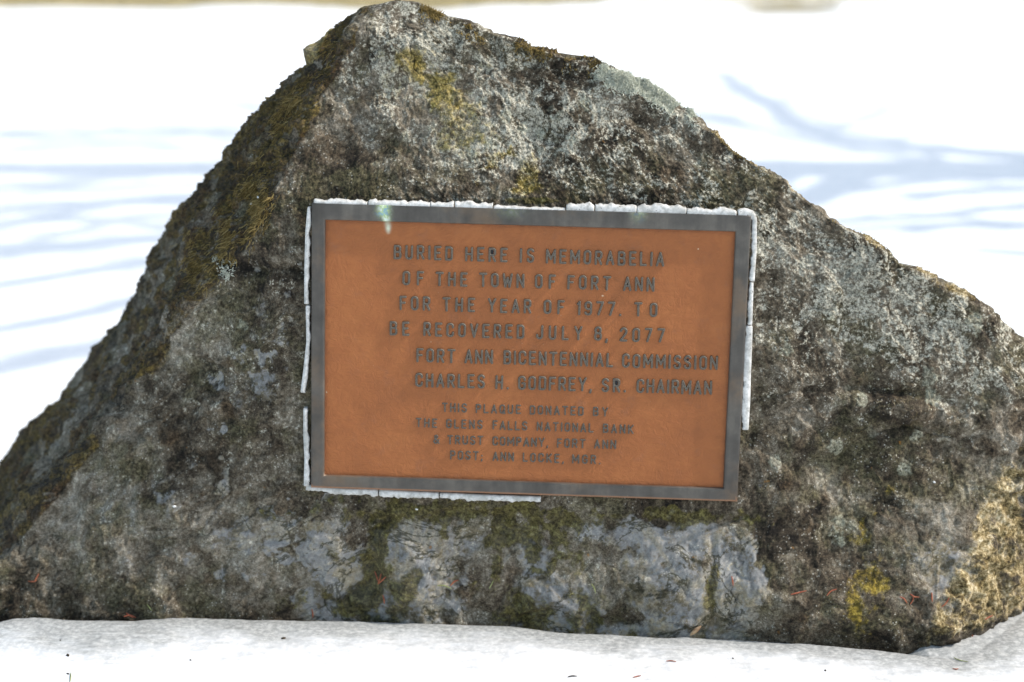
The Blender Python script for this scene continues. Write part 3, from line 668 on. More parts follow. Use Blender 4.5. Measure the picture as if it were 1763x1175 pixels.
G = {
 'A': (.46, [[(0, 0), (.23, 1), (.46, 0)], [(.08, .33), (.38, .33)]]),
 'B': (W0, [[(0, 0), (0, 1)], bowl(0, .53, W0 - .02, 1), bowl(0, 0, W0, .53)]),
 'C': (W0, [arc(W0 - r_, 1 - r_, r_, r_, 0, 90, 4) + arc(r_, 1 - r_, r_, r_, 90, 180, 4) + arc(r_, r_, r_, r_, 180, 270, 4) + arc(W0 - r_, r_, r_, r_, 270, 360, 4), [(W0, 1 - r_), (W0, .72)], [(W0, r_), (W0, .28)]]),
 'D': (W0, [[(0, 0), (0, 1)], bowl(0, 0, W0, 1)]),
 'E': (.38, [[(.38, 1), (0, 1), (0, 0), (.38, 0)], [(0, .52), (.30, .52)]]),
 'F': (.37, [[(.37, 1), (0, 1), (0, 0)], [(0, .52), (.30, .52)]]),
 'G': (W0, [arc(W0 - r_, 1 - r_, r_, r_, 0, 90, 4) + arc(r_, 1 - r_, r_, r_, 90, 180, 4) + arc(r_, r_, r_, r_, 180, 270, 4) + arc(W0 - r_, r_, r_, r_, 270, 360, 4) + [(W0, .46), (.24, .46)], [(W0, 1 - r_), (W0, .74)]]),
 'H': (W0, [[(0, 0), (0, 1)], [(W0, 0), (W0, 1)], [(0, .51), (W0, .51)]]),
 'I': (0, [[(0, 0), (0, 1)]]),
 'J': (.38, [[(.38, 1), (.38, r_)] + arc(.38 - r_, r_, r_, r_, 0, -180, 8) + [(0, .27)]]),
 'K': (.42, [[(0, 0), (0, 1)], [(.42, 1), (0, .40)], [(.13, .56), (.42, 0)]]),
 'L': (.36, [[(0, 1), (0, 0), (.36, 0)]]),
 'M': (.58, [[(0, 0), (0, 1), (.29, .28), (.58, 1), (.58, 0)]]),
 'N': (.44, [[(0, 0), (0, 1), (.44, 0), (.44, 1)]]),
 'O': (W0, [rr(0, 0, W0, 1, r_)]),
 'P': (.40, [[(0, 0), (0, 1)], bowl(0, .46, .40, 1)]),
 'Q': (W0, [rr(0, 0, W0, 1, r_), [(.24, .25), (.46, -.04)]]),
 'R': (.41, [[(0, 0), (0, 1)], bowl(0, .47, .40, 1), [(.21, .47), (.41, 0)]]),
 'S': (.40, [arc(.40 - .18, .82, .18, .18, 10, 90, 4) + arc(.18, .75, .18, .25, 90, 200, 6) + [(.07, .58), (.33, .43)] + arc(.22, .25, .18, .25, 20, -90, 6) + arc(.18, .18, .18, .18, -90, -190, 5)]),
 'T': (.44, [[(0, 1), (.44, 1)], [(.22, 1), (.22, 0)]]),
 'U': (W0, [[(0, 1), (0, r_)] + arc(r_, r_, r_, r_, 180, 270, 4) + arc(W0 - r_, r_, r_, r_, 270, 360, 4) + [(W0, 1)]]),
 'V': (.46, [[(0, 1), (.23, 0), (.46, 1)]]),
 'W': (.60, [[(0, 1), (.14, 0), (.30, .72), (.46, 0), (.60, 1)]]),
 'Y': (.46, [[(0, 1), (.23, .46), (.46, 1)], [(.23, .46), (.23, 0)]]),
 '1': (.12, [[(0, .82), (.12, 1), (.12, 0)]]),
 '2': (.42, [arc(.21, .76, .21, .24, 175, 0, 8) + [(.38, .60), (0, 0), (.42, 0)]]),
 '0': (W0, [rr(0, 0, W0, 1, r_)]),
 '7': (.42, [[(0, 1), (.42, 1), (.12, 0)]]),
 '8': (W0, [rr(.02, .54, W0 - .02, 1, .17), rr(0, 0, W0, .54, .19)]),
 '9': (W0, [rr(0, .44, W0, 1, .19), [(W0, .72), (W0, .2)] + arc(W0 - r_, r_, r_, r_, 0, -90, 4) + arc(r_, r_, r_, r_, -90, -170, 4)]),
 '&': (.50, [[(.50, 0), (.10, .70)] + arc(.22, .82, .14, .17, 200, -20, 8) + [(.08, .42)] + arc(.20, .22, .20, .22, 140, 290, 8) + [(.50, .42)]]),
 '.': (0, [[(0, .0), (.001, .02)]]),
 ',': (.04, [[(.04, .04), (.03, -.06), (0, -.16)]]),
 ';': (.04, [[(.04, .50), (.041, .51)], [(.04, .04), (.03, -.06), (0, -.16)]]),
}
DIRT = {'R': [(.19, .74, .13, .19)], 'A': [(.23, .50, .09, .17)], 'O': [(.21, .55, .10, .22)], 'D': [(.19, .55, .09, .22)], 'B': [(.19, .76, .11, .13), (.19, .26, .11, .13)], 'S': [(.22, .72, .10, .09)], 'P': [(.19, .72, .11, .16)]}
m = NM('letter_relief', .5, .4)
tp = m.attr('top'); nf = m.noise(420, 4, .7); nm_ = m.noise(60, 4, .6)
pc = m.mix(nm_, (.014, .008, .006), (.035, .016, .009))  # near-black side walls: shadow beside the strokes painted as colour
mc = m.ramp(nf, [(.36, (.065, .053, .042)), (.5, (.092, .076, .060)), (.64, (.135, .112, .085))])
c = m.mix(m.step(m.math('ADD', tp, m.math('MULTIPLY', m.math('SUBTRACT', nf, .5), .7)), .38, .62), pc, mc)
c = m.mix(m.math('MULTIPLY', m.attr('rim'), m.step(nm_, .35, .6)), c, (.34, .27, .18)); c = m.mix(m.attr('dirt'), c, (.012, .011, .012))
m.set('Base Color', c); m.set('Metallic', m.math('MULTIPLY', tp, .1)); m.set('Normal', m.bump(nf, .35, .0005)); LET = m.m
GC = {}
def glyph(ch, size, small, dirt):
    key = (ch, small, dirt)
    if key in GC: return GC[key]
    wd, strokes = G[ch]; r = .090 if not small else .094
    if small: wd *= 1.22; strokes = [[(a * 1.22, b) for a, b in st_] for st_ in strokes]
    else: wd *= 1.07; strokes = [[(a * 1.07, b) for a, b in st_] for st_ in strokes]
    rb = r * (1.22 if small else 1.25); rt = r * .72
    res = 44 if not small else 30; hgt = .0032 if not small else .0022
    s = size / (1 + 2 * r)                     # skeleton scale in metres
    x0, x1, y0, y1 = -rb - .02, wd + rb + .02, -rb - .22 * (ch in ',;Q'), 1 + rb + .02
    gx = np.arange(x0, x1 + 1 / res, 1 / res); gy = np.arange(y0, y1 + 1 / res, 1 / res); X, Y = np.meshgrid(gx, gy)
    d = np.full(X.shape, 9.)
    rd = r * (1.25 if ch in '.;' else 1)
    for st_ in strokes:
        for (a, b), (c_, e) in zip(st_[:-1], st_[1:]):
            dx, dy = c_ - a, e - b; L2 = dx * dx + dy * dy
            t = np.clip(((X - a) * dx + (Y - b) * dy) / max(L2, 1e-9), 0, 1); d = np.minimum(d, np.hypot(X - a - t * dx, Y - b - t * dy))
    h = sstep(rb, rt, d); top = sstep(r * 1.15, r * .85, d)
    rim = (.1 if small else .35) * np.exp(-((d - rt * 1.02) / (r * .20)) ** 2)  # edge glint of the raised strokes, painted into the colour
    hh = h * hgt * (1 - .16 * sstep(rt * .8, 0, d)); dm = np.zeros(X.shape)
    if dirt and ch in DIRT:
        for cx, cy, ax, ay in DIRT[ch]:
            e = ((X - cx) / ax) ** 2 + ((Y - cy) / ay) ** 2; dm = np.maximum(dm, sstep(1.6, .9, e) * (1 - top))
        hh = np.maximum(hh, dm * .0006)
    keep = (hh > 1e-6); cell = keep[:-1, :-1] | keep[1:, :-1] | keep[:-1, 1:] | keep[1:, 1:]
    id2 = np.arange(X.size).reshape(X.shape); Fc = np.stack([id2[:-1, :-1], id2[:-1, 1:], id2[1:, 1:], id2[1:, :-1]], -1)[cell]
    used, inv = np.unique(Fc, return_inverse=True)
    Vg = np.stack([X.ravel() * s, -hh.ravel() + .0006, (Y.ravel() - .5) * s], 1)[used]
    me = mesh_np('letter', Vg, inv.reshape(Fc.shape)); attr(me, 'top', top.ravel()[used]); attr(me, 'rim', rim.ravel()[used]); attr(me, 'dirt', dm.ravel()[used])
    me.materials.append(LET); GC[key] = (me, wd * s, r * s); return GC[key]
CAP, CAPS = 24.8, 16.4
LINES = [
 (434, 447, 679, 1144, 0, [('BURIED', 678, 780), ('HERE', 801, 874), ('IS', 895, 920), ('MEMORABELIA', 940, 1144)]),
 (478.5, 490, 693, 1127, 0, [('OF', 693, 730), ('THE', 750, 805), ('TOWN', 825, 903), ('OF', 921, 957), ('FORT', 977, 1052), ('ANN', 1073, 1127)]),
 (522, 534, 688, 1131, 0, [('FOR', 688, 741), ('THE', 762, 818), ('YEAR', 840, 915), ('OF', 936, 972), ('1977.', 993, 1070), ('TO', 1092, 1132)]),
 (565.5, 578, 672, 1144, 0, [('BE', 671, 705), ('RECOVERED', 729, 903), ('JULY', 923, 1003), ('8,', 1023, 1047), ('2077', 1067, 1145)]),
 (611.5, 625.5, 717, 1236, 0, [('FORT', 717, 784), ('ANN', 800, 849), ('BICENTENNIAL', 867, 1056), ('COMMISSION', 1071, 1236)]),
 (654.5, 668, 716, 1226, 0, [('CHARLES', 715, 835), ('H.', 853, 876), ('GODFREY,', 892, 1019), ('SR.', 1036, 1078), ('CHAIRMAN', 1096, 1226)]),
 (702, 709.5, 761, 1046, 1, [('THIS', 761, 804), ('PLAQUE', 819, 897), ('DONATED', 912, 1005), ('BY', 1021, 1047)]),
 (728, 739.5, 716, 1092, 1, [('THE', 716, 753), ('GLENS', 768, 831), ('FALLS', 848, 908), ('NATIONAL', 924, 1022), ('BANK', 1038, 1091)]),
 (756.5, 766, 747, 1061, 1, [('&', 746, 759), ('TRUST', 770, 832), ('COMPANY,', 848, 944), ('FORT', 959, 1008), ('ANN', 1023, 1061)]),
 (783.5, 792, 775, 1034, 1, [('POST;', 775, 831), ('ANN', 848, 885), ('LOCKE,', 900, 971), ('MGR.', 985, 1034)]),
]
nlet = 0
for ya, yb_, xa, xb_, small, words in LINES:
    for word, wx0, wx1 in words:
        f = lambda x: ya + (yb_ - ya) * (x - xa) / (xb_ - xa)
        u0, v0 = on_plaque(wx0, f(wx0), -.005); u1, v1 = on_plaque(wx1, f(wx1), -.005)
        size = (CAPS if small else CAP) * .000868
        gl_ = [glyph(ch, size, small, random.random() < {'R': .45, 'A': .5, 'O': .05, 'D': .0, 'B': .0, 'S': .12, 'P': .2}.get(ch, 0) * (0 if small else 1)) for ch in word]
        tot = sum(g[1] + 2 * g[2] for g in gl_); sx = 1.0
        gap = (u1 - u0 - tot) / max(1, len(word) - 1)
        mingap = size * .09
        if gap < mingap: sx = (u1 - u0 - mingap * (len(word) - 1)) / tot; gap = mingap
        x = u0
        for g in gl_:
            rj = random.Random(nlet * 7 + 1)
            t = (x - u0) / max(u1 - u0, 1e-6)
            o = plink('letter', g[0], LET, panel, (x + g[2] * sx, .0052, v0 + (v1 - v0) * t + rj.uniform(-.0003, .0003)))
            o.scale = (sx, 1, 1); o.rotation_euler = (0, math.atan2(v0 - v1, u1 - u0) + rj.uniform(-.018, .018), 0)
            x += (g[1] + 2 * g[2]) * sx + gap; nlet += 1
print('letters', nlet)

# ------------------------------------------------------------------ caulk round the plaque
m = NM('white_caulk', .6, .4)
nf = m.noise(150, 5, .65); na = m.noise(25, 5, .65)
c = m.ramp(nf, [(.3, (.32, .31, .28)), (.5, (.55, .54, .51)), (.7, (.70, .69, .66))]); c = m.mix(m.math('MULTIPLY', m.step(na, .48, .66), .6), c, (.30, .30, .27))
c = m.mix(m.step(m.noise(260, 3, .6, off=2.), .66, .72), c, (.10, .09, .08)); m.set('Base Color', c); m.set('Normal', m.bump(nf, .6, .001)); CAULK = m.m
caulk = empty('caulk_bead', tuple(PC)); caulk.rotation_euler = plaque.rotation_euler
tag(caulk, 'cracked white caulk bead squeezed out around the edge of the orange plaque', 'caulk')
def caulk_piece(pts, seed, lift=0.002, depth=.014):
    """pts: (px, py, half width in px) along the bead; a solid ribbon with a domed face and ragged rim"""
    Q = np.array([[*on_plaque(a, b), wd * .00074] for a, b, wd in pts]); L = np.concatenate([[0], np.cumsum(np.hypot(*np.diff(Q[:, :2], axis=0).T))])
    n = max(6, int(L[-1] / .0022)); S = np.linspace(0, L[-1], n); u = np.interp(S, L, Q[:, 0]); v = np.interp(S, L, Q[:, 1]); hw = np.interp(S, L, Q[:, 2])
    tu, tv = np.gradient(u), np.gradient(v); tl = np.hypot(tu, tv); nu_, nv = -tv / tl, tu / tl
    prof = [(-1.7, depth), (-1.7, .0035), (-.9, .0030), (-.25, .0026), (.3, .0030), (.8, .0042), (1, .0060), (1, depth)]
    Vc = []
    sn = np.stack([S, S * 0 + seed * 3.1, S * 0], 1)
    ja = fbm(sn, 75, 4, seed, .65); jb = fbm(sn, 160, 3, seed + 50, .7); jl = fbm(sn, 50, 2, seed + 9)
    for a, d in prof:
        wv = hw * np.maximum(.25, .9 + (.75 * ja + .45 * jl if a > 0 else 0)); endt = np.minimum(1, (np.minimum(S, L[-1] - S) / .0012 + .93))
        jit = fbm(sn + a, 300, 2, seed + int(a * 4)) * .0007
        Vc.append(np.stack([u + nu_ * a * wv * endt, d - lift + jit + .0006 * jl, v + nv * a * wv * endt], 1))
    Vc = np.stack(Vc, 1).reshape(-1, 3); k = len(prof); F = []
    for i in range(n - 1):
        for j in range(k - 1): F.append((i * k + j, i * k + j + 1, (i + 1) * k + j + 1, (i + 1) * k + j))
        F.append((i * k + k - 1, i * k, (i + 1) * k, (i + 1) * k + k - 1))
    F = np.array(F)
    me = mesh_np('caulk_piece', Vc, F)
    import bmesh
    bm = bmesh.new(); bm.from_mesh(me); bm.verts.ensure_lookup_table()
    bm.faces.new([bm.verts[i] for i in range(k)]); bm.faces.new([bm.verts[(n - 1) * k + i] for i in range(k)][::-1]); bmesh.ops.recalc_face_normals(bm, faces=bm.faces[:]); bm.to_mesh(me); bm.free()
    plink('caulk_piece', me, CAULK, caulk)
# top run, broken at its cracks
top = [(540, 347, 3.5), (600, 349.5, 5), (632, 350.5, 5)], [(634, 349.5, 5), (700, 352, 5.5), (740, 353, 5)], [(741, 353, 4), (781, 354.5, 5)], [(783, 353, 6.5), (822, 354, 6.5), (848, 356, 5)], \
      [(850, 358, 3.5), (900, 359.5, 3), (973, 361.5, 3.5)], [(975, 358, 5.5), (1000, 357.5, 6), (1023, 358.5, 6)], [(1025, 357.5, 7), (1060, 358, 6.5), (1096, 361, 6)], [(1097, 360.5, 6), (1140, 359.5, 8), (1182, 363, 6)], [(1183, 364, 6), (1240, 365, 7), (1268, 367, 6)], [(1271, 367.5, 5), (1285, 366, 8), (1301, 373, 5)]
for k_, s_ in enumerate(top): caulk_piece(s_, 11 + k_)
for k_, s_ in enumerate(([(1298, 375, 4), (1297, 430, 4.5), (1294, 485, 4)], [(1293, 487, 3.5), (1291, 530, 4), (1290, 560, 4)], [(1288, 562, 6), (1287, 600, 6), (1284, 640, 7), (1282, 690, 7.5), (1281, 741, 6)])): caulk_piece(s_[::-1], 31 + k_)
for k_, s_ in enumerate(([(533, 358, 3), (530, 400, 3.5), (529, 460, 4), (528, 524, 3.5)], [(530, 527, 3), (531, 590, 3), (527, 640, 4), (522, 677, 4)], [(526, 704, 3), (527, 750, 4), (529, 790, 4), (529, 838, 5)])): caulk_piece(s_[::1], 41 + k_)
for k_, s_ in enumerate(([(526, 842, 5), (560, 847, 5.5), (600, 850, 5), (650, 852, 6)], [(652, 853, 6.5), (700, 855, 6), (755, 857, 5.5)], [(757, 857.5, 6), (800, 859, 5.5), (860, 861, 5), (931, 863, 5)])): caulk_piece(s_[::-1], 51 + k_, lift=.0)

# ------------------------------------------------------------------ snow
EDGE = [(-300, 1075), (0, 1068), (22, 1062), (60, 1061), (130, 1066), (230, 1066), (300, 1061), (420, 1064), (600, 1067), (800, 1073), (880, 1076), (960, 1086), (1050, 1090), (1150, 1096), (1180, 1095), (1300, 1101), (1400, 1107), (1520, 1118), (1600, 1129), (1640, 1133), (1690, 1116), (1730, 1085), (1763, 1058), (1850, 1000), (2000, 950)]
EW = np.array([at_z(a, b, 0.0) for a, b in EDGE])
def snow_h(x, y):
    P_ = np.stack([x, y, x * 0], 1)
    near = np.exp(-((y + .1) / 1.2) ** 2 - (x / 2) ** 2)
    ye = np.interp(x, EW[:, 0], EW[:, 1])
    d = ye - y                                            # distance in front of the melted edge
    h = .010 * fbm(P_, 1.6, 3, 70) * (1 - near) + near * .004 * fbm(P_, 7, 3, 71) + .0007 * near * fbm(P_, 40, 3, 72)
    h = h * sstep(0, .06, np.abs(d)) + .0012 * fbm(P_, 25, 2, 77)
    h = h - .005 * np.exp(-np.clip(d, 0, 9) / .02) * near + .002 * near      # slumped, rounded shoulder
    trench = sstep(.0005, -.004, d) * sstep(-.48, -.36, d) * sstep(1.1, .95, np.abs(x))
    h = h - np.interp(x, [.50, .62], [.06, .0]) * trench
    return h, d, near
xs = np.unique(np.concatenate([np.linspace(-.95, .95, 700), np.linspace(-4, 4, 200), np.sign(np.linspace(-1, 1, 80)) * np.abs(np.linspace(-1, 1, 80)) ** 3 * 60]))
ys = np.unique(np.concatenate([np.linspace(-.45, .12, 420), np.linspace(-1.5, 5.3, 160), np.linspace(-30, -1.5, 24), ]))
X, Y = np.meshgrid(xs, ys)
def snow_far(x): 
    a = at_z(0, 9)[1]; return a
H, D, NE = snow_h(X.ravel(), Y.ravel())
grow = fbm(np.stack([X.ravel(), Y.ravel(), X.ravel() * 0], 1), 1.2, 3, 88)
farL = at_z(300, 11)[1]; farR = farL + 1.6
fe = np.interp(X.ravel(), [-3, -.4, .35, .9, 3], [farL, farL, farL + .1, farR, farR + 1]) + .12 * grow
pa = at_z(1358, 13); patch = np.exp(-(((X.ravel() - pa[0]) / .24) ** 2 + ((Y.ravel() - pa[1]) / .10) ** 2)) + .25 * grow
cover = sstep(-.06, .10, Y.ravel() - fe) + sstep(.45, .70, patch) * (np.abs(X.ravel()-pa[0]) < .5) * (np.abs(Y.ravel()-pa[1]) < .4)
H = H - .09 * np.clip(cover, 0, 1)
Vs = np.stack([X.ravel(), Y.ravel(), H], 1); ii = np.arange(X.size).reshape(X.shape)
Fs = np.stack([ii[:-1, :-1], ii[:-1, 1:], ii[1:, 1:], ii[1:, :-1]], -1).reshape(-1, 4)
sm = mesh_np('snow', Vs, Fs)
icy = np.clip(np.exp(-np.clip(D, 0, 9) / .045) * (D > -.05) * NE, 0, 1) + .55 * np.exp(-(((X.ravel() - .72) / .16) ** 2 + ((Y.ravel() + .03) / .10) ** 2)) + .35 * np.exp(-(((X.ravel() + .62) / .2) ** 2 + ((Y.ravel() + .06) / .05) ** 2))
icy = icy + .30 * NE * (D > -.05) * (1 + .8 * fbm(np.stack([X.ravel(), Y.ravel(), X.ravel() * 0], 1), 9, 3, 99))
attr(sm, 'icy', np.clip(icy, 0, 1))
m = NM('old_snow', .55, .35)
st1 = m.noise(1, 7, .65, .6, co=m.stretch((14, 60, 14))); n2 = m.noise(120, 6, .7); n3 = m.noise(420, 3, .7)
c = m.ramp(m.math('ADD', m.math('MULTIPLY', st1, .5), m.math('MULTIPLY', n2, .5)), [(.3, (.66, .68, .70)), (.5, (.80, .805, .81)), (.7, (.90, .90, .895))])
ic = m.step(m.math('ADD', m.attr('icy'), m.math('MULTIPLY', m.math('SUBTRACT', st1, .5), .9)), .1, .95)
c = m.mix(m.math('MULTIPLY', ic, .85), c, m.ramp(n2, [(.36, (.19, .195, .185)), (.5, (.28, .285, .27)), (.64, (.46, .46, .44))]))
m.set('Base Color', c); m.set('Roughness', m.math('SUBTRACT', .6, m.math('MULTIPLY', ic, .38)))
m.set('Normal', m.bump(n2, .16, .002, m.bump(n3, .2, .001)))
tag(link('snow', sm, m.m), kind='structure')

# ground under and beyond the snow
gx = np.unique(np.concatenate([np.linspace(-6, 6, 50), np.linspace(-300, 300, 40)])); gy = np.unique(np.concatenate([np.linspace(-3, 12, 90), np.linspace(-40, 500, 50)]))
GX, GY = np.meshgrid(gx, gy); g_ = np.stack([GX.ravel(), GY.ravel(), np.zeros(GX.size)], 1)
gz = -.13 + .11 * sstep(3.2, 4.6, GY.ravel()) + .012 * fbm(g_, .8, 3, 90) + np.where(GY.ravel() > 12, .5 * fbm(g_, .02, 3, 91) * sstep(12, 40, GY.ravel()), 0)
ii = np.arange(GX.size).reshape(GX.shape); Fg = np.stack([ii[:-1, :-1], ii[:-1, 1:], ii[1:, 1:], ii[1:, :-1]], -1).reshape(-1, 4)
m = NM('dormant_turf', .95, .1)
c = m.ramp(m.noise(18, 8, .7), [(.35, (.17, .13, .065)), (.5, (.32, .26, .14)), (.65, (.48, .41, .24))]); c = m.mix(m.math('MULTIPLY', m.step(m.noise(1.1, 5, .6), .45, .65), .5), c, (.22, .21, .09)); m.set('Base Color', c); m.set('Normal', m.bump(m.noise(70, 4, .7), .6, .01))
tag(link('ground', mesh_np('ground', np.stack([GX.ravel(), GY.ravel(), gz], 1), Fg), m.m), kind='structure')
# short dry grass
GRASS = tuft_mat('dry_grass', [(0, (.30, .24, .12)), (.4, (.50, .42, .24)), (.75, (.62, .55, .36)), (1, (.42, .40, .18))])
def grass(name, n, xr, yr, keepf, seed):
    rs = np.random.default_rng(seed); x = rs.uniform(*xr, n); y = rs.uniform(*yr, n); k = keepf(x, y); x, y = x[k], y[k]
    z = -.022 + .012 * fbm(np.stack([x, y, x * 0], 1), .8, 3, 90)
    d = rs.normal(size=(len(x), 3)) * np.array([1.1, 1.1, .3]) + np.array([0, 0, .55])
    o = strands(name, np.stack([x, y, z], 1), d, rs.uniform(.03, .075, len(x)), np.full(len(x), .0022), GRASS, None, 2, .7, .5, seed); return o
def kf(x, y):
    g = fbm(np.stack([x, y, x * 0], 1), 1.2, 3, 88); return y - (np.interp(x, [-3, -.4, .35, .9, 3], [farL, farL, farL + .1, farR, farR + 1]) + .12 * g) > -.02
o = grass('grass', 52000, (-3.2, 3.2), (farL - .3, farL + 2.4), kf, 5)
tag(o, 'strip of short dry tan grass beyond the far edge of the snow', 'grass', kind='stuff')
def kf2(x, y):
    g = fbm(np.stack([x, y, x * 0], 1), 1.2, 3, 88); return np.exp(-(((x - pa[0]) / .24) ** 2 + ((y - pa[1]) / .10) ** 2)) + .25 * g > .48
o = grass('grass', 9000, (pa[0] - .5, pa[0] + .5), (pa[1] - .3, pa[1] + .3), kf2, 6)
tag(o, 'small island of dry tan grass poking through the snow at upper right', 'grass', kind='stuff')

# ------------------------------------------------------------------ bare tree to the right of the view: its shadow lies across the snow
BARKM = NM('grey_bark', .9, .2); c = BARKM.ramp(BARKM.noise(1, 6, .7, co=BARKM.stretch((30, 30, 6))), [(.35, (.06, .05, .04)), (.6, (.20, .17, .14))]); BARKM.set('Base Color', c); BARKM.set('Normal', BARKM.bump(BARKM.noise(1, 6, .7, co=BARKM.stretch((30, 30, 6))), .8, .01))
def tube(pts, rads, sides=8):
    P_ = np.array(pts, float); n = len(P_); V = []; F = []
    T = np.gradient(P_, axis=0); T /= np.linalg.norm(T, axis=1, keepdims=True); ref = np.array([0.3, .9, .2])
    for k in range(n):
        a = np.cross(T[k], ref); a /= np.linalg.norm(a); b = np.cross(T[k], a)
        for s in range(sides):
            an = 2 * PI * s / sides; V.append(P_[k] + (a * math.cos(an) + b * math.sin(an)) * rads[k])
    for k in range(n - 1):
        for s in range(sides): F.append((k * sides + s, k * sides + (s + 1) % sides, (k + 1) * sides + (s + 1) % sides, (k + 1) * sides + s))
    return V, F
def smooth_path(P_, n):
    P_ = np.array(P_, float); L = np.concatenate([[0], np.cumsum(np.linalg.norm(np.diff(P_, axis=0), axis=1))]); S = np.linspace(0, L[-1], n)
    Q = np.stack([np.interp(S, L, P_[:, i]) for i in range(P_.shape[1])], 1)
    for _ in range(3): Q[1:-1] = (Q[:-2] + 2 * Q[1:-1] + Q[2:]) / 4
    return Q
TE = math.tan(e_); TX = 3.9; sh = at_z(1763, 290)[1]; TY = sh
tree = tag(empty('tree', (TX, TY, -.1)), 'leafless tree standing right of the view whose shadow stretches across the snow behind the boulder', 'tree')
tr = smooth_path([(TX + .02, TY, -.1), (TX, TY + .02, 1.2), (TX - .02, TY - .01, 2.6), (TX + .03, TY + .03, 4.2), (TX, TY - .02, 5.8), (TX + .03, TY + .04, 7.6)], 40)
V_, F_ = tube(tr, [.17 - .125 * (k / 39) ** .8 + .05 * math.exp(-k / 1.5) for k in range(40)], 12); link('trunk', mesh_np('trunk', V_, F_), BARKM.m, tree)
def branch(shadow_px, r0, r1, rise=.5):
    """a limb that leaves the trunk and whose shadow falls along these points of the snow"""
    gp = [at_z(a, b, 0) for a, b in shadow_px]; h = (TX - gp[0][0]) * TE; pts = [(TX, TY, h - .1)] if abs(gp[0][1] - TY) > .02 else []
    acc = 0
    for k, g in enumerate(gp):
        if k: acc += math.dist(gp[k][:2], gp[k - 1][:2])
        hh = h + rise * (acc + (0.25 if pts and k == 0 else 0)); pts.append((g[0] + hh / TE, g[1], hh))
    Q = smooth_path(pts, 34); n = len(Q); qn = Q.copy(); kk = np.sin(PI * np.arange(n) / (n - 1))
    Q[:, 1] += .10 * kk * noise(qn, 1.7, int(shadow_px[0][0])); Q[:, 2] += .06 * kk * noise(qn, 1.9, int(shadow_px[-1][1]) + 5)
    V_, F_ = tube(Q, [r0 + (r1 - r0) * k / (n - 1) for k in range(n)], 7)
    b = link('branch', mesh_np('branch', V_, F_), BARKM.m, tree)
    VV, FF_ = [], []
    rs = random.Random(int(r0 * 1e5) + len(shadow_px) + int(shadow_px[0][1]))
    for _ in range(14):
        k = rs.randint(5, n - 2); p = Q[k]; L_ = rs.uniform(.15, .7); d = Q[min(k + 1, n - 1)] - Q[k - 1]; d /= np.linalg.norm(d)
        d = d + np.array([rs.uniform(-.8, .8), rs.uniform(-.8, .8), rs.uniform(-.2, .8)]); d /= np.linalg.norm(d)
        v, f = tube([p, p + d * L_ * .5, p + d * L_ + np.array([0, 0, .04])], [.009, .007, .004], 4); f = [tuple(a + len(VV) for a in q_) for q_ in f]; VV += v; FF_ += f
    o = link('twig', mesh_np('twig', VV, FF_), BARKM.m, b); o['kind'] = 'stuff'
for pts, r0, r1 in (
    ([(1900, 285), (1763, 262), (1620, 252), (1520, 242), (1430, 226), (1350, 198), (1290, 165), (1240, 125)], .055, .03),
    ([(2100, 290), (1900, 150), (1763, 172), (1660, 202), (1560, 233)], .02, .012),
    ([(1560, 240), (1430, 212), (1480, 195), (1530, 178)], .018, .008),
    ([(2000, 290), (1763, 298), (1640, 306), (1530, 322), (1400, 334), (1300, 332)], .04, .02),
    ([(2050, 290), (1950, 330), (1763, 322), (1640, 335), (1560, 345)], .05, .03),
    ([(2200, 295), (2050, 380), (1860, 400), (1763, 395), (1640, 385), (1560, 400)], .055, .03),
    ([(2250, 300), (2100, 430), (1860, 440), (1763, 440), (1680, 432)], .04, .02),
    ([(2200, 300), (1990, 345), (1763, 352), (1600, 380), (1480, 372)], .035, .02),
    ([(1700, 285), (1500, 262), (1350, 225), (1200, 196)], .03, .015),
    ([(2300, 285), (2000, 120), (1763, 118), (1700, 102), (1690, 100)], .03, .02),
    ([(1300, 290), (900, 330), (600, 345), (350, 328), (200, 345), (80, 370), (-60, 400)], .05, .03),
    ([(1200, 290), (800, 320), (500, 310), (300, 312), (100, 322), (-60, 330)], .03, .015),
    ([(1100, 290), (700, 400), (300, 390), (150, 372), (0, 385)], .04, .02),
    ([(1300, 290), (800, 470), (400, 440), (250, 455), (100, 480), (-60, 500)], .05, .03),
    ([(1500, 290), (900, 540), (300, 500), (180, 535), (60, 560), (-80, 575)], .055, .03),
    ([(800, 288), (500, 250), (300, 225), (120, 222), (0, 228), (-80, 245)], .03, .02),
    ([(700, 288), (480, 200), (300, 165), (180, 162), (60, 182)], .025, .015),
    ([(900, 290), (600, 260), (420, 222), (250, 240), (90, 262), (-40, 250)], .02, .012),
    ([(600, 288), (300, 268), (150, 240), (0, 255)], .02, .012),
    ([(1250, 290), (900, 500), (500, 400), (330, 355), (220, 372), (90, 405), (0, 430)], .03, .02),
    ([(400, 288), (200, 300), (60, 318), (-80, 350)], .03, .02),
    ([(1250, 290), (900, 480), (500, 430), (300, 400), (150, 420), (-60, 440)], .06, .045),
    ([(1350, 290), (1000, 560), (450, 560), (200, 590), (60, 620), (-80, 650)], .06, .045),
    ([(1150, 290), (850, 420), (450, 350), (250, 345), (60, 352), (-80, 375)], .05, .035)):
    branch(pts, r0, r1)

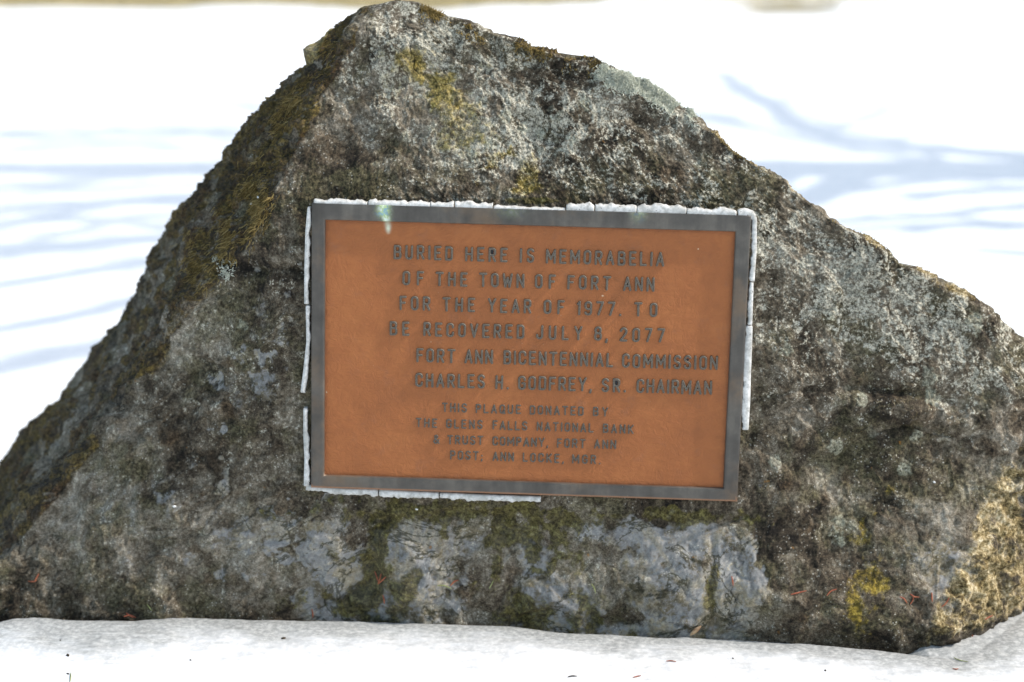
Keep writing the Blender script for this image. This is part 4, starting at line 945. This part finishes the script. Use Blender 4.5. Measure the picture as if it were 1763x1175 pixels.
# ------------------------------------------------------------------ fallen needles, leaf and specks
NEED = NM('orange_needle', .6, .3); NEED.set('Base Color', NEED.ramp(NEED.noise(90, 3), [(.4, (.20, .05, .025)), (.6, (.36, .12, .06))]))
GRN = NM('green_needle', .6, .3); GRN.set('Base Color', GRN.ramp(GRN.noise(90, 3), [(.4, (.16, .18, .06)), (.6, (.30, .32, .14))]))
DRK = NM('dark_speck', .8, .2); DRK.set('Base Color', DRK.ramp(DRK.noise(300, 3), [(.4, (.02, .015, .01)), (.6, (.07, .05, .03))]))
WHT = NM('white_speck', .7, .3); WHT.set('Base Color', WHT.ramp(WHT.noise(300, 3), [(.4, (.6, .6, .58)), (.6, (.82, .82, .80))]))
def on_snow(x, y):
    p = at_z(x, y, 0.0); h = float(snow_h(np.array([p[0]]), np.array([p[1]]))[0][0])
    for _ in range(3): p = at_z(x, y, h); h = float(snow_h(np.array([p[0]]), np.array([p[1]]))[0][0])
    p[2] = h; return p, np.array([0, 0, 1.])
def needle(pts, where, mat, label, cat='needle', name='pine_needle', r=.0009, group='fallen pine needles'):
    Q = []
    for x, y in pts:
        p, n = (on_rock if where == 'rock' else on_snow)(x, y); Q.append(p + (np.array([0, -.9, .45]) if where == 'rock' else n) * (r * 1.6))
    Q = smooth_path(Q, 9); V_, F_ = tube(Q, [r * (.35 + .65 * math.sin(PI * (.12 + .8 * k / 8))) for k in range(9)], 6)
    V_ = np.array(V_); c0 = V_.mean(0); o = link(name, mesh_np(name, V_ - c0, F_), mat, None, tuple(c0)); tag(o, label, cat, group); return o
for pts, lab in (
    ([(1362, 1025), (1375, 1021), (1389, 1017)], 'pinkish orange needle lying level on dark stone below the plaque, left of the mustard lichen'),
    ([(1423, 1025), (1430, 1018), (1440, 1015)], 'bent orange needle touching the left side of the mustard lichen patch'),
    ([(1549, 1029), (1557, 1031), (1562, 1039)], 'curved orange needle leftmost of the cluster on the lower right of the boulder'),
    ([(1567, 1041), (1572, 1032), (1572, 1026)], 'upright orange needle crossing another in the cluster at the lower right of the boulder'),
    ([(1566, 1023), (1574, 1027), (1583, 1029)], 'level orange needle crossing over an upright one at the lower right of the boulder'),
    ([(1603, 1021), (1604, 1030), (1605, 1037)], 'short upright orange needle just below the blue grey bare patch of stone'),
    ([(1621, 1045), (1628, 1038), (1634, 1029)], 'slanting orange needle at the corner where the grey face meets the cream side'),
    ([(1260, 991), (1261, 1001), (1262, 1009)], 'upright orange needle on bluish stone right of the olive streak'),
    ([(646, 985), (649, 995), (652, 1004)], 'long upright orange needle leftmost of the bunch beside the blue grey knob'),
    ([(656, 987), (654, 998), (650, 1006)], 'orange needle in the middle of the bunch beside the blue grey knob'),
    ([(664, 994), (657, 1000), (650, 1005)], 'slanting orange needle rightmost of the bunch beside the blue grey knob'),
    ([(660, 1025), (661, 1032), (662, 1039)], 'short upright orange needle alone below the bunch on the blue grey knob'),
    ([(776, 1009), (781, 1003), (790, 999)], 'bent orange needle beside a pale green needle under the plaque centre'),
    ([(537, 1049), (539, 1058), (538, 1065)], 'upright dark orange needle standing at the snow line left of centre'),
    ([(48, 1001), (57, 1002), (63, 1000)], 'level orange needle of the pair at the far left of the boulder'),
    ([(60, 1003), (63, 996), (67, 989)], 'upright orange needle of the pair at the far left of the boulder'),
    ([(1694, 1067), (1701, 1062), (1710, 1060)], 'orange needle on the wet dark ledge near the right edge of the photo'),
    ([(1673, 1093), (1675, 1100), (1675, 1104)], 'short upright orange needle on the dark strata at the lower right'),
    ([(1608, 1127), (1614, 1122), (1620, 1119)], 'orange needle at the foot of the boulder where the strata meet the snow'),
    ([(1682, 1120), (1690, 1121), (1697, 1117)], 'thin orange needle under the wet ledge just above the snow'),
    ([(214, 1061), (224, 1058), (234, 1063)], 'reddish orange needle of the pair lying on the snow line at left'),
    ([(218, 1056), (224, 1062), (230, 1062)], 'short reddish needle crossing its partner on the snow line at left')):
    needle(pts, 'rock', NEED.m, lab, r=.0012)
for pts, lab in (
    ([(752, 1009), (764, 1008), (777, 1013)], 'pale green curved needle lying on the blue grey knob under the plaque'),
    ([(843, 1014), (847, 1007), (849, 1000)], 'short pale green needle standing on dark stone right of the blue grey knob'),
    ([(1018, 1006), (1023, 1012), (1025, 1021)], 'pale hooked needle on the stone under the right half of the plaque'),
    ([(253, 1041), (257, 1046), (261, 1052)], 'short green needle on dark stone above the snow at left')):
    needle(pts, 'rock', GRN.m, lab, r=.0009)
for pts, mt, lab in (
    ([(1147, 1140), (1155, 1139), (1164, 1141)], NEED.m, 'short reddish needle on the white snow below the right half of the plaque'),
    ([(1640, 1153), (1646, 1154), (1650, 1153)], NEED.m, 'tiny reddish needle on the snow under the lower right corner of the boulder'),
    ([(121, 1175), (122, 1168), (122, 1160)], GRN.m, 'thin olive stalk standing at the bottom left edge of the snow'),
    ([(978, 1167), (985, 1165), (994, 1166)], DRK.m, 'faint grey brown needle on the snow at the bottom centre'),
    ([(1642, 1134), (1652, 1139), (1666, 1141)], GRN.m, 'pale green grass blade on the ice at the lower right foot of the boulder'),
    ([(1090, 1168), (1097, 1166), (1104, 1165)], NEED.m, 'faint reddish needle on the snow at the bottom right of centre')):
    needle(pts, 'snow', mt, lab, r=.0009)
def speck(x, y, r, where, mat, label, cat, name, group, seed):
    p, n = (on_rock if where == 'rock' else on_snow)(x, y); rs = np.random.default_rng(seed); D_ = []; nn, mm_ = 9, 6
    for i in range(mm_):
        for j in range(nn):
            a = 2 * PI * j / nn; b = PI * (i + .3) / (mm_ - .4); D_.append((math.sin(b) * math.cos(a), math.sin(b) * math.sin(a), math.cos(b)))
    D_ = np.array(D_); V_ = D_ * (1 + .35 * fbm(D_ + seed, 1.6, 2, seed))[:, None] * np.array([1.3, .8, .55]) * r * (.62 if where == 'rock' else 1); ix = np.arange(nn * mm_).reshape(mm_, nn); nx_ = np.roll(ix, -1, 1)
    F_ = np.stack([ix[:-1], ix[1:], nx_[1:], nx_[:-1]], -1).reshape(-1, 4)
    o = link(name, mesh_np(name, V_, F_), mat, None, tuple(p + n * r * .25)); o.rotation_euler = (0 if where == 'snow' else 1.2, 0, rs.uniform(0, 3)); tag(o, label, cat, group)
for i, (x, y, r, lab) in enumerate(((117, 1129, .0028, 'dark seed fragment on the snow at left, above the olive stalk'), (104, 1103, .0012, 'tiny dark speck on the snow close to the left edge, nearest the boulder'),
    (109, 1067, .0018, 'dark crumb on the very lip of the snow at left'), (488, 1100, .0030, 'largest dark crumb on the snow, below the left side of the plaque'),
    (117, 1161, .0018, 'small dark crumb beside the top of the olive stalk'), (328, 1137, .0016, 'tiny dark crumb on open snow left of centre'),
    (1421, 1155, .0018, 'tiny dark crumb on open snow at the lower right'), (1262, 1134, .0015, 'dark crumb on the grey ice below the lower right of the plaque'))):
    speck(x, y, r, 'snow', DRK.m, lab, 'debris', 'debris_crumb', 'dark crumbs on the snow', i)
for i, (x, y, r, lab) in enumerate(((1607, 829, .0038, 'bright white fleck on dark stone right of the plaque'), (718, 878, .0030, 'bright white fleck just under the caulk below the plaque'),
    (434, 352, .0045, 'white pebble-like blob lodged in the moss left of the plaque, lower of two'), (445, 340, .0042, 'white pebble-like blob lodged in the moss left of the plaque, upper of two'), (300, 873, .0035, 'white fleck on the brown stone at lower left'))):
    speck(x, y, r, 'rock', WHT.m, lab, 'fleck', 'white_fleck', 'white flecks on the boulder', i + 40)
# dry leaf
LEAF = NM('dry_leaf', .6, .3); LEAF.set('Base Color', LEAF.ramp(LEAF.noise(120, 4), [(.4, (.25, .12, .06)), (.6, (.50, .34, .2))]))
pA = on_rock(1187, 1092)[0] + np.array([0, -.006, 0]); pB = on_rock(1208, 1075)[0] + np.array([0, -.006, .0]); V_ = []
for k in range(11):
    t = k / 10; wdt = .0035 * math.sin(PI * min(1, t * .95 + .04)) ** .8; c_ = pA + (pB - pA) * t; d = (pB - pA) / np.linalg.norm(pB - pA); sdir = np.cross(d, [0, -1, 0]); sdir /= np.linalg.norm(sdir)
    for sgn in (-1, 0, 1): V_.append(c_ + sdir * wdt * sgn + np.array([0, -.0012 * (1 - abs(sgn)), 0]))
Vl = np.array(V_); Vl = np.vstack([Vl, Vl + np.array([0, .0005, 0])]); F_ = []
for k in range(10):
    for s in (0, 1):
        q_ = (k * 3 + s, k * 3 + s + 1, k * 3 + s + 4, k * 3 + s + 3); F_.append(q_); F_.append(tuple(a + 33 for a in q_[::-1]))
for k in range(10): F_.append((k * 3, k * 3 + 3, k * 3 + 36, k * 3 + 33)); F_.append((k * 3 + 2, k * 3 + 35, k * 3 + 38, k * 3 + 5))
c0 = Vl.mean(0); tag(link('dry_leaf', mesh_np('dry_leaf', Vl - c0, np.array(F_)), LEAF.m, None, tuple(c0)), 'narrow dry brown leaf leaning on the boulder at the snow line', 'leaf')
print('tris about', sum(len(o.data.polygons) * 2 for o in SC.objects if o.type == 'MESH'))
